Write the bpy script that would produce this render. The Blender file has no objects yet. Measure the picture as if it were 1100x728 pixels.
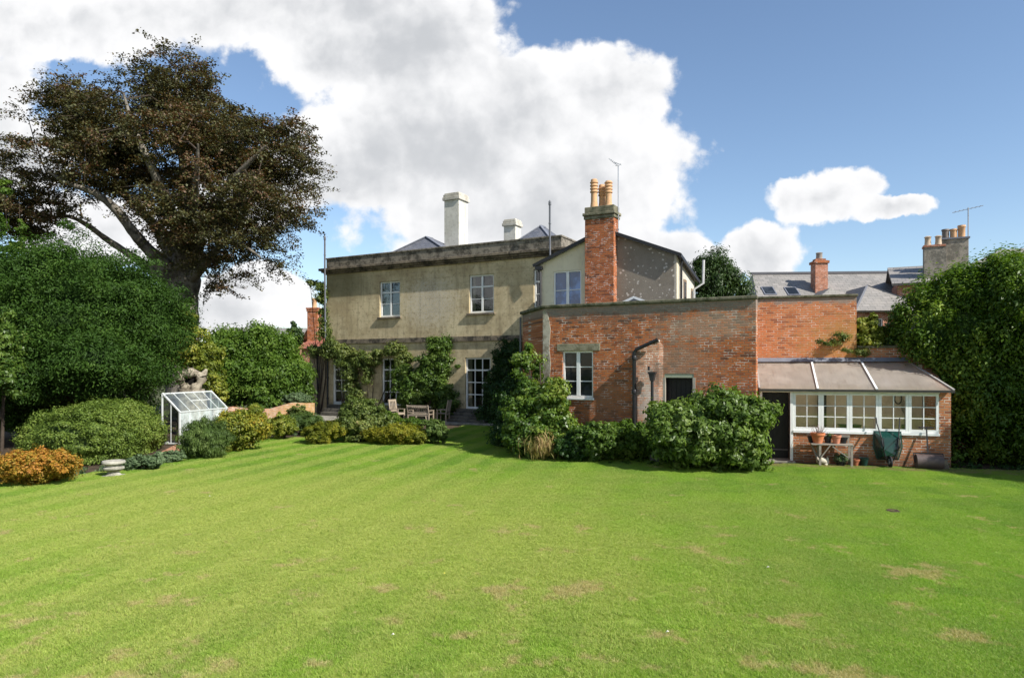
import bpy, math, random
import numpy as np
from mathutils import Vector, Matrix

# ------------------------------------------------------------------ camera, world, sun, exposure
SC = bpy.context.scene
COL = SC.collection
F, CX, HY, EYE = 733.0, 550.0, 395.0, 2.8       # focal length (px of the 1100 px wide photo), principal column, horizon row, eye height

cam_d = bpy.data.cameras.new("camera")
cam = bpy.data.objects.new("camera", cam_d)
COL.objects.link(cam)
cam.location = (0, 0, EYE)
cam.rotation_euler = (math.radians(90), 0, 0)
cam_d.sensor_width = 36
cam_d.lens = 36 * F / 1100
cam_d.shift_y = (HY - 364) / 1100
cam_d.clip_start = 0.1
cam_d.clip_end = 3000
SC.camera = cam

SUN = Vector((0.596, -0.475, 0.657)).normalized()
SUN_EL = math.asin(SUN.z)
SUN_ROT = math.atan2(SUN.x, SUN.y)
SKY_STRENGTH = 0.11
SUN_STRENGTH = 5.0

sun_d = bpy.data.lights.new("sun", 'SUN')
sun_d.energy = SUN_STRENGTH
sun_d.angle = math.radians(0.53)
sun_d.color = (1.0, 0.955, 0.88)
sun = bpy.data.objects.new("sun", sun_d)
COL.objects.link(sun)
sun.rotation_euler = (-SUN).to_track_quat('-Z', 'Y').to_euler()
sun.location = (30, -20, 40)

SC.view_settings.view_transform = 'Standard'
SC.view_settings.look = 'None'
SC.view_settings.gamma = 1
SC.view_settings.exposure = 0.62
SC.view_settings.use_curve_mapping = False
SC.cycles.max_bounces = 8
SC.cycles.transparent_max_bounces = 12
SC.cycles.diffuse_bounces = 3
SC.cycles.glossy_bounces = 3
SC.cycles.sample_clamp_indirect = 6
SC.cycles.caustics_reflective = False
SC.cycles.caustics_refractive = False
SC.cycles.use_denoising = True


class NT:
    """small node-tree helper"""
    def __init__(s, nt):
        s.nt = nt
        nt.nodes.clear()

    def n(s, typ, **kw):
        nd = s.nt.nodes.new(typ)
        for k, v in kw.items():
            setattr(nd, k, v)
        return nd

    def set(s, sock, v):
        if isinstance(v, bpy.types.NodeSocket):
            s.nt.links.new(v, sock)
        elif v is not None:
            if hasattr(sock, 'default_value'):
                try:
                    sock.default_value = v
                except Exception:
                    sock.default_value = (*v, 1.0)

    def m(s, op, a, b=None, c=None, clamp=False):
        nd = s.n('ShaderNodeMath', operation=op, use_clamp=clamp)
        s.set(nd.inputs[0], a)
        s.set(nd.inputs[1], b)
        s.set(nd.inputs[2], c)
        return nd.outputs[0]

    def v(s, op, a, b=None, c=None):
        nd = s.n('ShaderNodeVectorMath', operation=op)
        s.set(nd.inputs[0], a)
        if op == 'SCALE':
            s.set(nd.inputs['Scale'], b)
        else:
            s.set(nd.inputs[1], b)
        return nd.outputs['Value'] if op in ('LENGTH', 'DOT_PRODUCT', 'DISTANCE') else nd.outputs[0]

    def xyz(s, x=0.0, y=0.0, z=0.0):
        nd = s.n('ShaderNodeCombineXYZ')
        s.set(nd.inputs[0], x); s.set(nd.inputs[1], y); s.set(nd.inputs[2], z)
        return nd.outputs[0]

    def sep(s, a):
        nd = s.n('ShaderNodeSeparateXYZ')
        s.set(nd.inputs[0], a)
        return nd.outputs

    def noise(s, vec, scale, detail=4, rough=0.55, dist=0.0, color=False, lac=2.0):
        nd = s.n('ShaderNodeTexNoise')
        s.set(nd.inputs['Vector'], vec)
        nd.inputs['Scale'].default_value = scale
        nd.inputs['Detail'].default_value = detail
        nd.inputs['Roughness'].default_value = rough
        nd.inputs['Distortion'].default_value = dist
        nd.inputs['Lacunarity'].default_value = lac
        return nd.outputs['Color' if color else 'Fac']

    def rng(s, val, a, b, c=0.0, d=1.0, smooth=True):
        nd = s.n('ShaderNodeMapRange', interpolation_type='SMOOTHSTEP' if smooth else 'LINEAR', clamp=True)
        s.set(nd.inputs[0], val)
        for i, x in enumerate((a, b, c, d)):
            s.set(nd.inputs[i + 1], x)
        return nd.outputs[0]

    def mix(s, fac, a, b, mode='MIX'):
        nd = s.n('ShaderNodeMix', data_type='RGBA', blend_type=mode)
        s.set(nd.inputs[0], fac)
        s.set(nd.inputs[6], a if isinstance(a, bpy.types.NodeSocket) else (*a, 1))
        s.set(nd.inputs[7], b if isinstance(b, bpy.types.NodeSocket) else (*b, 1))
        return nd.outputs[2]

    def ramp(s, fac, stops):
        nd = s.n('ShaderNodeValToRGB')
        cr = nd.color_ramp
        while len(cr.elements) < len(stops):
            cr.elements.new(0.5)
        for e, (p, c) in zip(cr.elements, stops):
            e.position = p
            e.color = (*c, 1)
        s.set(nd.inputs[0], fac)
        return nd.outputs[0]


def build_world():
    w = bpy.data.worlds.new("World")
    SC.world = w
    w.use_nodes = True
    t = NT(w.node_tree)
    sky = t.n('ShaderNodeTexSky', sky_type='NISHITA')
    sky.sun_disc = False
    sky.sun_elevation = SUN_EL
    sky.sun_rotation = SUN_ROT
    sky.air_density = 1.0
    sky.dust_density = 0.25
    sky.ozone_density = 2.0
    sky.altitude = 50
    tc = t.n('ShaderNodeTexCoord')
    d = t.sep(tc.outputs['Generated'])
    yy = t.m('MAXIMUM', t.m('ABSOLUTE', d[1]), 0.12)
    P0 = t.xyz(t.m('DIVIDE', d[0], yy), t.m('DIVIDE', d[2], yy), 0.0)
    wn = t.noise(P0, 2.6, 7, 0.6, color=True)
    warp = t.v('SCALE', t.v('SUBTRACT', wn, (0.5, 0.5, 0.5)), 0.16)
    P = t.v('MULTIPLY', t.v('ADD', P0, warp), (1, 1, 0))
    # cumulus banks over the place, as directions (column, row, half width, half height)
    bl = [(300, 10, 250, 75), (430, 60, 150, 90), (560, 130, 150, 85), (640, 110, 110, 70), (480, 160, 180, 95), (640, 180, 130, 75),
          (400, 180, 100, 60), (560, 235, 190, 75), (60, 30, 160, 42), (10, 172, 90, 46), (130, 240, 130, 45), (280, 305, 80, 34), (250, 335, 120, 28),
          (690, 262, 92, 42), (806, 262, 62, 36), (350, 60, 90, 60), (290, 205, 90, 40),
          (886, 214, 64, 27), (955, 231, 48, 15),
          (-160, 120, 240, 130), (-500, 200, 300, 140), (1500, 240, 260, 70), (1250, 300, 160, 35)]
    f = None
    for (cx, cy, rx, ry) in bl:
        c = ((cx - CX) / F, (HY - cy) / F, 0)
        q = t.v('MULTIPLY', t.v('SUBTRACT', P, c), (F / rx, F / ry, 0))
        g = t.m('SUBTRACT', 1.0, t.v('LENGTH', q))
        f = g if f is None else t.m('SMOOTH_MAX', f, g, 0.12)
    fine = t.m('SUBTRACT', t.noise(P0, 9.0, 9, 0.66), 0.5)
    wob = t.v('SCALE', t.v('SUBTRACT', t.noise(P0, 14.0, 4, 0.6, color=True), (0.5, 0.5, 0.5)), 0.05)

    def puff(off):
        tot = None
        for (sc, am) in ((9.0, 0.50), (21.0, 0.28), (47.0, 0.15)):
            vd = t.n('ShaderNodeTexVoronoi', feature='F1', voronoi_dimensions='2D')
            t.set(vd.inputs['Vector'], t.v('ADD', t.v('ADD', P0, wob), off))
            vd.inputs['Scale'].default_value = sc
            q = t.m('MULTIPLY', t.m('SUBTRACT', 0.5, vd.outputs['Distance']), am)
            tot = q if tot is None else t.m('ADD', tot, q)
        return tot
    pf = puff((0, 0, 0))
    lit = t.m('SUBTRACT', pf, puff((0.012, 0.016, 0)))
    fld = t.m('ADD', t.m('MULTIPLY_ADD', fine, 0.75, f), t.m('MULTIPLY', pf, 0.55))
    cov = t.rng(fld, 0.04, 0.24)
    up = t.rng(d[2], 0.0, 0.03)
    cov = t.m('MULTIPLY', cov, up)
    billow = t.noise(t.v('ADD', P, (0.02, 0.03, 4.0)), 4.5, 9, 0.58)
    thick = t.rng(t.m('MULTIPLY_ADD', lit, -1.0, t.m('MULTIPLY_ADD', t.m('SUBTRACT', billow, 0.5), 2.6, t.m('MULTIPLY_ADD', pf, -0.35, fld))), 0.0, 1.35)
    low = t.rng(t.m('MULTIPLY_ADD', billow, 0.25, d[2]), 0.10, 0.62, 0.75, 1.0)
    shade = t.m('MULTIPLY', thick, low)
    ccol = t.mix(shade, (1.02, 1.02, 1.03), (0.60, 0.62, 0.65))
    k = 1.0 / SKY_STRENGTH
    ccol = t.v('SCALE', ccol, k * 0.66)
    hs = t.n('ShaderNodeHueSaturation')
    hs.inputs['Saturation'].default_value = 1.0
    hs.inputs['Value'].default_value = 1.0
    t.set(hs.inputs['Color'], sky.outputs[0])
    col = t.mix(cov, hs.outputs[0], ccol)
    bg = t.n('ShaderNodeBackground')
    t.set(bg.inputs['Color'], col)
    bg.inputs['Strength'].default_value = SKY_STRENGTH
    out = t.n('ShaderNodeOutputWorld')
    t.set(out.inputs[0], bg.outputs[0])
    w.cycles.sampling_method = 'MANUAL'
    w.cycles.sample_map_resolution = 1024


build_world()


# ------------------------------------------------------------------ pixels to places
def at(px, py, Z):
    return Vector(((px - CX) * Z / F, Z, EYE - (py - HY) * Z / F))


def gz(py, z=0.0):
    """distance of a point at height z seen at row py"""
    return F * (EYE - z) / (py - HY)


def hz(py, Z):
    return EYE - (py - HY) * Z / F


# ------------------------------------------------------------------ scene helpers
def link(o, parent=None):
    COL.objects.link(o)
    if parent is not None:
        o.parent = parent
    return o


def tag(o, label=None, cat=None, group=None, kind=None):
    if label: o['label'] = label
    if cat: o['category'] = cat
    if group: o['group'] = group
    if kind: o['kind'] = kind
    return o


def thing(name, label, cat, loc=(0, 0, 0), rot=0.0, group=None):
    o = bpy.data.objects.new(name, None)
    o.empty_display_size = 0.3
    link(o)
    o.location = loc
    o.rotation_euler = (0, 0, math.radians(rot))
    return tag(o, label, cat, group)


def copy_tree(o, loc, rot=None, label=None):
    r = o.copy(); COL.objects.link(r); r.location = loc
    if rot is not None: r.rotation_euler = (0, 0, math.radians(rot))
    if label: r['label'] = label
    for ch in list(o.children):
        c = ch.copy(); COL.objects.link(c); c.parent = r
        for g in list(ch.children):
            d = g.copy(); COL.objects.link(d); d.parent = c
    return r


class MB:
    def __init__(s):
        s.vs = []; s.fs = []

    def add(s, vs, fs):
        o = len(s.vs)
        s.vs += [tuple(v) for v in vs]
        s.fs += [tuple(i + o for i in f) for f in fs]
        return s

    def box(s, x0, x1, y0, y1, z0, z1):
        vs = [(x0, y0, z0), (x1, y0, z0), (x1, y1, z0), (x0, y1, z0), (x0, y0, z1), (x1, y0, z1), (x1, y1, z1), (x0, y1, z1)]
        return s.add(vs, [(0, 3, 2, 1), (4, 5, 6, 7), (0, 1, 5, 4), (1, 2, 6, 5), (2, 3, 7, 6), (3, 0, 4, 7)])

    def bar(s, a, b, w, h=None, up=(0, 0, 1)):
        h = h or w
        a = Vector(a); b = Vector(b)
        d = (b - a).normalized()
        u = Vector(up)
        if abs(d.dot(u)) > 0.97: u = Vector((0, 1, 0))
        r = d.cross(u).normalized() * w / 2
        u = r.cross(d).normalized() * h / 2
        vs = [a - r - u, a + r - u, a + r + u, a - r + u, b - r - u, b + r - u, b + r + u, b - r + u]
        return s.add(vs, [(0, 3, 2, 1), (4, 5, 6, 7), (0, 1, 5, 4), (1, 2, 6, 5), (2, 3, 7, 6), (3, 0, 4, 7)])

    def tube(s, pts, rad, n=10, cap=True):
        pts = [Vector(p) for p in pts]
        if not isinstance(rad, (list, tuple)): rad = [rad] * len(pts)
        base = len(s.vs)
        ref = None
        for i, p in enumerate(pts):
            d = (pts[min(i + 1, len(pts) - 1)] - pts[max(i - 1, 0)]).normalized()
            if ref is None:
                ref = d.orthogonal().normalized()
            ref = (ref - d * ref.dot(d)).normalized()
            bi = d.cross(ref)
            for k in range(n):
                a = 2 * math.pi * k / n
                s.vs.append(tuple(p + (ref * math.cos(a) + bi * math.sin(a)) * rad[i]))
        for i in range(len(pts) - 1):
            for k in range(n):
                a = base + i * n + k; b = base + i * n + (k + 1) % n
                s.fs.append((a, b, b + n, a + n))
        if cap:
            s.fs.append(tuple(base + k for k in range(n))[::-1])
            s.fs.append(tuple(base + (len(pts) - 1) * n + k for k in range(n)))
        return s

    def lathe(s, prof, c=(0, 0, 0), n=20):
        base = len(s.vs)
        for (r, z) in prof:
            for k in range(n):
                a = 2 * math.pi * k / n
                s.vs.append((c[0] + r * math.cos(a), c[1] + r * math.sin(a), c[2] + z))
        for i in range(len(prof) - 1):
            for k in range(n):
                a = base + i * n + k; b = base + i * n + (k + 1) % n
                s.fs.append((a, b, b + n, a + n))
        s.fs.append(tuple(base + k for k in range(n))[::-1])
        s.fs.append(tuple(base + (len(prof) - 1) * n + k for k in range(n)))
        return s

    def prism(s, poly, a, b, axis='z'):
        """polygon extruded from a to b along an axis; poly in the two other axes"""
        def P(u, v, w):
            return {'z': (u, v, w), 'y': (u, w, v), 'x': (w, u, v)}[axis]
        n = len(poly)
        vs = [P(u, v, a) for u, v in poly] + [P(u, v, b) for u, v in poly]
        fs = [tuple(range(n))[::-1], tuple(range(n, 2 * n))]
        fs += [(i, (i + 1) % n, n + (i + 1) % n, n + i) for i in range(n)]
        return s.add(vs, fs)

    def slab(s, quad, t):
        """thick slab below a planar polygon"""
        q = [Vector(p) for p in quad]
        nrm = (q[1] - q[0]).cross(q[2] - q[0]).normalized()
        if nrm.z < 0: nrm = -nrm
        n = len(q)
        vs = q + [p - nrm * t for p in q]
        return s.add(vs, [tuple(range(n)), tuple(range(n, 2 * n))[::-1]] + [(i, n + i, n + (i + 1) % n, (i + 1) % n) for i in range(n)])

    def wall(s, x0, x1, z0, z1, y0, y1, holes=()):
        """wall in the xz plane, front at y0, back at y1, with rectangular holes (x0,x1,z0,z1)"""
        xs = sorted({x0, x1, *[h[0] for h in holes], *[h[1] for h in holes]})
        zs = sorted({z0, z1, *[h[2] for h in holes], *[h[3] for h in holes]})
        def inside(x, z):
            return any(h[0] < x < h[1] and h[2] < z < h[3] for h in holes)
        for i in range(len(xs) - 1):
            for j in range(len(zs) - 1):
                a, b, c, d = xs[i], xs[i + 1], zs[j], zs[j + 1]
                if inside((a + b) / 2, (c + d) / 2): continue
                s.add([(a, y0, c), (b, y0, c), (b, y0, d), (a, y0, d)], [(0, 1, 2, 3)])
                s.add([(a, y1, c), (b, y1, c), (b, y1, d), (a, y1, d)], [(3, 2, 1, 0)])
        for (a, b, c, d) in holes:
            s.add([(a, y0, c), (a, y1, c), (a, y1, d), (a, y0, d)], [(0, 1, 2, 3)])
            s.add([(b, y0, c), (b, y1, c), (b, y1, d), (b, y0, d)], [(3, 2, 1, 0)])
            s.add([(a, y0, d), (a, y1, d), (b, y1, d), (b, y0, d)], [(0, 1, 2, 3)])
            if c > z0 + 1e-6:
                s.add([(a, y0, c), (a, y1, c), (b, y1, c), (b, y0, c)], [(3, 2, 1, 0)])
        s.add([(x0, y0, z0), (x0, y1, z0), (x0, y1, z1), (x0, y0, z1)], [(3, 2, 1, 0)])
        s.add([(x1, y0, z0), (x1, y1, z0), (x1, y1, z1), (x1, y0, z1)], [(0, 1, 2, 3)])
        s.add([(x0, y0, z1), (x1, y0, z1), (x1, y1, z1), (x0, y1, z1)], [(0, 1, 2, 3)])
        return s

    def build(s, name, mat, parent=None, smooth=False, bevel=0.0):
        me = bpy.data.meshes.new(name)
        me.from_pydata(s.vs, [], s.fs)
        me.materials.append(mat)
        if smooth:
            me.polygons.foreach_set('use_smooth', [True] * len(me.polygons))
            try: me.set_sharp_from_angle(angle=math.radians(50))
            except Exception: pass
        me.update()
        o = bpy.data.objects.new(name, me)
        if bevel:
            b = o.modifiers.new('bevel', 'BEVEL'); b.width = bevel; b.segments = 2; b.limit_method = 'ANGLE'
        return link(o, parent)


def quads_object(name, V, Q, mat, parent=None, rnd=None, smooth=False):
    me = bpy.data.meshes.new(name)
    V = np.ascontiguousarray(V, dtype=np.float32); Q = np.ascontiguousarray(Q, dtype=np.int32)
    me.vertices.add(len(V)); me.vertices.foreach_set('co', V.ravel())
    me.loops.add(Q.size); me.loops.foreach_set('vertex_index', Q.ravel())
    me.polygons.add(len(Q)); me.polygons.foreach_set('loop_start', np.arange(0, Q.size, 4, dtype=np.int32))
    if smooth: me.polygons.foreach_set('use_smooth', np.ones(len(Q), dtype=bool))
    if rnd is not None:
        a = me.attributes.new('rnd', 'FLOAT', 'POINT'); a.data.foreach_set('value', np.ascontiguousarray(rnd, dtype=np.float32))
    me.materials.append(mat)
    me.update(calc_edges=True)
    return link(bpy.data.objects.new(name, me), parent)


# ------------------------------------------------------------------ materials
def M(name):
    m = bpy.data.materials.new(name)
    m.use_nodes = True
    return m, NT(m.node_tree)


def finish(t, col, rough=0.8, spec=0.3, bump=None, bstr=0.3, bdist=0.02, metal=0.0, extra=None):
    p = t.n('ShaderNodeBsdfPrincipled')
    t.set(p.inputs['Base Color'], col)
    t.set(p.inputs['Roughness'], rough)
    p.inputs['Specular IOR Level'].default_value = spec
    t.set(p.inputs['Metallic'], metal)
    if bump is not None:
        b = t.n('ShaderNodeBump')
        b.inputs['Strength'].default_value = bstr
        b.inputs['Distance'].default_value = bdist
        t.set(b.inputs['Height'], bump)
        t.set(p.inputs['Normal'], b.outputs[0])
    o = t.n('ShaderNodeOutputMaterial')
    t.set(o.inputs[0], p.outputs[0])
    return p


def plain(name, c, rough=0.6, spec=0.3, var=0.12, scale=6.0, metal=0.0, dirt=None, dirt_amt=0.35, bump=0.1):
    m, t = M(name)
    P = t.n('ShaderNodeTexCoord').outputs['Object']
    n1 = t.noise(P, scale, 5, 0.6)
    k = t.rng(n1, 0.25, 0.75, 1 - var, 1 + var, False)
    col = t.v('SCALE', (*c,), k)
    if dirt:
        n2 = t.rng(t.noise(P, scale * 0.45, 6, 0.7), 0.5, 0.72, 0, dirt_amt)
        col = t.mix(n2, col, dirt)
    finish(t, col, rough, spec, n1, bump, 0.01, metal)
    return m


def uv_wall(t):
    o = t.sep(t.n('ShaderNodeTexCoord').outputs['Object'])
    return o, t.xyz(t.m('ADD', o[0], o[1]), o[2], 0.0)


def brick_mat(name, c1, c2, c3, mortar, top=None, pale=0.0, stain=0.0, msize=0.012, dark_lo=None, spots=()):
    m, t = M(name)
    o, uv = uv_wall(t)
    uvj = t.v('ADD', uv, t.v('SCALE', t.v('SUBTRACT', t.noise(uv, 3.0, 3, color=True), (0.5, 0.5, 0.5)), 0.016))
    b = t.n('ShaderNodeTexBrick')
    t.set(b.inputs['Vector'], uvj)
    b.offset = 0.5; b.squash = 1.0
    b.inputs['Scale'].default_value = 1.0
    b.inputs['Mortar Size'].default_value = msize
    b.inputs['Mortar Smooth'].default_value = 0.3
    b.inputs['Bias'].default_value = 0.0
    b.inputs['Brick Width'].default_value = 0.228
    b.inputs['Row Height'].default_value = 0.076
    b.inputs['Color1'].default_value = (0, 0, 0, 1)
    b.inputs['Color2'].default_value = (1, 1, 1, 1)
    b.inputs['Mortar'].default_value = (0.5, 0.5, 0.5, 1)
    per = b.outputs['Color']
    n_lo = t.noise(uv, 0.9, 4, 0.6)
    sel = t.m('ADD', per, t.m('MULTIPLY', t.m('SUBTRACT', n_lo, 0.5), 0.9), clamp=True)
    bc = t.ramp(sel, [(0.0, c3), (0.30, c1), (0.65, c2), (1.0, tuple(x * 1.15 for x in c1))])
    n_f = t.noise(uv, 34.0, 3, 0.7)
    bc = t.mix(t.rng(n_f, 0.3, 0.8, 0, 0.35), bc, c3)
    mc = t.mix(t.rng(t.noise(uv, 5.0, 4), 0.35, 0.65), tuple(x * 0.55 for x in mortar), mortar)
    col = t.mix(b.outputs['Fac'], bc, mc)
    if pale:      # lime bloom and old repairs, brighter joints
        n = t.rng(t.noise(t.v('MULTIPLY', uv, (1.0, 1.6, 1)), 1.6, 8, 0.72), 0.52, 0.70, 0, pale)
        j = t.rng(t.noise(uv, 3.3, 6, 0.75), 0.50, 0.58)
        n2 = t.m('MULTIPLY', j, b.outputs['Fac'])
        col = t.mix(n, col, (0.36, 0.29, 0.235))
        col = t.mix(t.m('MULTIPLY', n2, 0.9), col, (0.62, 0.56, 0.50))
    if stain:
        n = t.rng(t.noise(t.v('MULTIPLY', uv, (1.0, 0.5, 1)), 0.8, 8, 0.7), 0.50, 0.75, 0, stain)
        col = t.mix(n, col, (0.10, 0.075, 0.06))
    for (sx, sz, rx, rz, cc, am) in spots:
        q = t.v('MULTIPLY', t.v('SUBTRACT', uv, (sx, sz, 0)), (1 / rx, 1 / rz, 0))
        q = t.m('MULTIPLY_ADD', t.m('SUBTRACT', t.noise(uv, 3.5, 9, 0.82), 0.5), 3.2, t.v('LENGTH', q))
        q = t.m('MULTIPLY_ADD', t.m('SUBTRACT', per, 0.5), 0.5, q)
        col = t.mix(t.rng(q, 1.25, 0.35, 0, am), col, cc)
    if top:       # (z, depth of the weathered band under the coping)
        e = t.m('MULTIPLY_ADD', t.m('SUBTRACT', t.noise(uv, 2.5, 6, 0.7), 0.5), 0.7, o[2])
        col = t.mix(t.rng(e, top[0] - top[1], top[0] - top[1] * 0.45, 0, 0.8), col, t.mix(t.noise(uv, 9, 5, 0.8), (0.11, 0.10, 0.085), (0.33, 0.29, 0.25)))
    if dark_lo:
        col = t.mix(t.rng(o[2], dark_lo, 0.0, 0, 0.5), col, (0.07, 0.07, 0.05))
    h = t.m('ADD', t.m('MULTIPLY', b.outputs['Fac'], -0.8), t.m('MULTIPLY', n_f, 0.5))
    finish(t, col, 0.9, 0.15, h, 0.5, 0.012)
    return m


def stone_render(name, base, light, dark, top_z=None, patch=True, scale=1.0):
    m, t = M(name)
    o, uv = uv_wall(t)
    n1 = t.noise(uv, 0.7 * scale, 7, 0.65)
    n2 = t.noise(uv, 5.0 * scale, 7, 0.72)
    n3 = t.noise(t.v('MULTIPLY', uv, (2.2, 0.25, 1)), 1.4 * scale, 6, 0.65)
    n4 = t.noise(uv, 38.0, 3, 0.7)
    col = t.mix(t.rng(n1, 0.36, 0.64), base, light)
    col = t.mix(t.rng(n3, 0.47, 0.70, 0, 0.5), col, dark)
    col = t.mix(t.rng(n2, 0.50, 0.66, 0, 0.6), col, dark)
    col = t.mix(t.rng(n4, 0.55, 0.8, 0, 0.3), col, light)
    if patch:   # flaking whitish skin between the two upper windows
        q = t.v('MULTIPLY', t.v('SUBTRACT', uv, (-7.6, 6.3, 0)), (1 / 1.9, 1 / 1.5, 0))
        q = t.m('MULTIPLY_ADD', t.m('SUBTRACT', n2, 0.5), 2.2, t.v('LENGTH', q))
        fl = t.m('MULTIPLY', t.rng(q, 1.2, 0.4), t.rng(t.noise(uv, 16, 6, 0.8), 0.42, 0.56))
        col = t.mix(t.m('MULTIPLY', fl, 0.7), col, (0.52, 0.49, 0.43))
        # ashlar joints
        bj = t.n('ShaderNodeTexBrick')
        t.set(bj.inputs['Vector'], uv)
        bj.inputs['Scale'].default_value = 1.0
        bj.inputs['Brick Width'].default_value = 0.85
        bj.inputs['Row Height'].default_value = 0.36
        bj.inputs['Mortar Size'].default_value = 0.006
        jm = t.m('MULTIPLY', bj.outputs['Fac'], t.rng(t.noise(uv, 1.5, 4), 0.4, 0.6, 0.1, 0.5))
        col = t.mix(jm, col, tuple(x * 0.6 for x in dark))
        # algae tint low in the corner under the cornice, rust stain streaks
        q = t.v('MULTIPLY', t.v('SUBTRACT', uv, (-13.6, 7.6, 0)), (1 / 2.2, 1 / 1.2, 0))
        q = t.m('MULTIPLY_ADD', t.m('SUBTRACT', n2, 0.5), 1.5, t.v('LENGTH', q))
        col = t.mix(t.rng(q, 1.2, 0.3, 0, 0.55), col, (0.13, 0.13, 0.07))
    finish(t, col, 0.92, 0.12, t.m('ADD', n2, t.m('MULTIPLY', n4, 0.5)), 0.35, 0.02)
    return m


def lichen_stone(name, a=(0.23, 0.205, 0.165), b=(0.075, 0.068, 0.055), c=(0.42, 0.39, 0.32), scale=1.0):
    m, t = M(name)
    P = t.n('ShaderNodeTexCoord').outputs['Object']
    n1 = t.noise(P, 2.2 * scale, 8, 0.72)
    n2 = t.noise(P, 9 * scale, 6, 0.75)
    col = t.mix(t.rng(n1, 0.42, 0.6), a, b)
    col = t.mix(t.rng(n2, 0.56, 0.66, 0, 0.6), col, c)
    finish(t, col, 0.95, 0.1, n2, 0.5, 0.02)
    return m


def slate_mat(name, c1=(0.16, 0.165, 0.18), c2=(0.24, 0.235, 0.235), lichen=0.5, bw=0.3, rh=0.2, warm=(0.33, 0.30, 0.26)):
    m, t = M(name)
    o = t.sep(t.n('ShaderNodeTexCoord').outputs['Object'])
    uv = t.xyz(t.m('ADD', o[0], t.m('MULTIPLY', o[1], 0.01)), t.m('MULTIPLY', o[2], 1.6), 0.0)
    b = t.n('ShaderNodeTexBrick')
    t.set(b.inputs['Vector'], uv)
    b.inputs['Scale'].default_value = 1.0
    b.inputs['Brick Width'].default_value = bw
    b.inputs['Row Height'].default_value = rh
    b.inputs['Mortar Size'].default_value = 0.008
    b.inputs['Color1'].default_value = (*c1, 1)
    b.inputs['Color2'].default_value = (*c2, 1)
    b.inputs['Mortar'].default_value = (0.03, 0.03, 0.03, 1)
    P = t.n('ShaderNodeTexCoord').outputs['Object']
    n = t.noise(P, 0.5, 8, 0.7)
    n2 = t.noise(P, 5, 6, 0.75)
    col = t.mix(t.rng(n, 0.45, 0.7, 0, lichen), b.outputs['Color'], warm)
    col = t.mix(t.rng(n2, 0.5, 0.75, 0, 0.4), col, tuple(x * 0.7 for x in c1))
    finish(t, col, 0.6, 0.35, t.m('MULTIPLY', b.outputs['Fac'], -1), 0.4, 0.02)
    return m


def leaf_mat(name, stops, trans=0.35, rough=0.45, spec=0.35, clump=0.35, cscale=0.9, tint=None):
    """leaf colour from a per-leaf random value; translucent so that light passes through the crown"""
    m, t = M(name)
    a = t.n('ShaderNodeAttribute', attribute_name='rnd')
    P = t.n('ShaderNodeNewGeometry').outputs['Position']
    n = t.noise(P, cscale, 3, 0.5)
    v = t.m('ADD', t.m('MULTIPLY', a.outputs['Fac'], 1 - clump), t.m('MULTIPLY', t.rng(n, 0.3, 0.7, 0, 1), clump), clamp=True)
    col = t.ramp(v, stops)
    p = t.n('ShaderNodeBsdfPrincipled')
    t.set(p.inputs['Base Color'], col)
    p.inputs['Roughness'].default_value = rough
    p.inputs['Specular IOR Level'].default_value = spec
    tr = t.n('ShaderNodeBsdfTranslucent')
    tc = t.mix(1.0, col, tint or (1.25, 1.35, 0.6), 'MULTIPLY')
    t.set(tr.inputs['Color'], tc)
    mx = t.n('ShaderNodeMixShader')
    mx.inputs[0].default_value = trans
    t.set(mx.inputs[1], p.outputs[0]); t.set(mx.inputs[2], tr.outputs[0])
    o = t.n('ShaderNodeOutputMaterial')
    t.set(o.inputs[0], mx.outputs[0])
    return m


def glass_dark(name, base=(0.012, 0.014, 0.016), spec=0.35, rough=0.03):
    m, t = M(name)
    P = t.n('ShaderNodeTexCoord').outputs['Object']
    n = t.noise(P, 1.4, 4, 0.6)
    col = t.mix(t.rng(n, 0.45, 0.65), base, tuple(x * 2.6 + 0.006 for x in base))
    wv = t.noise(P, 2.5, 2, 0.5)
    finish(t, col, rough, spec, wv, 0.06, 0.02)
    return m


def glass_clear(name, tint=(0.9, 0.95, 0.93), gl=0.12, haze=0.0):
    m, t = M(name)
    tr = t.n('ShaderNodeBsdfTransparent'); tr.inputs[0].default_value = (*tint, 1)
    g = t.n('ShaderNodeBsdfGlossy'); g.inputs['Roughness'].default_value = 0.03
    fr = t.n('ShaderNodeFresnel'); fr.inputs[0].default_value = 1.5
    k = t.m('ADD', fr.outputs[0], gl, clamp=True)
    mx = t.n('ShaderNodeMixShader')
    t.set(mx.inputs[0], k); t.set(mx.inputs[1], tr.outputs[0]); t.set(mx.inputs[2], g.outputs[0])
    res = mx.outputs[0]
    if haze:
        d = t.n('ShaderNodeBsdfDiffuse'); d.inputs[0].default_value = (0.55, 0.62, 0.6, 1)
        P = t.n('ShaderNodeTexCoord').outputs['Object']
        h = t.rng(t.noise(P, 3.0, 5, 0.7), 0.3, 0.7, haze * 0.4, haze)
        m2 = t.n('ShaderNodeMixShader')
        t.set(m2.inputs[0], h); t.set(m2.inputs[1], res); t.set(m2.inputs[2], d.outputs[0])
        res = m2.outputs[0]
    o = t.n('ShaderNodeOutputMaterial'); t.set(o.inputs[0], res)
    return m


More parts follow.
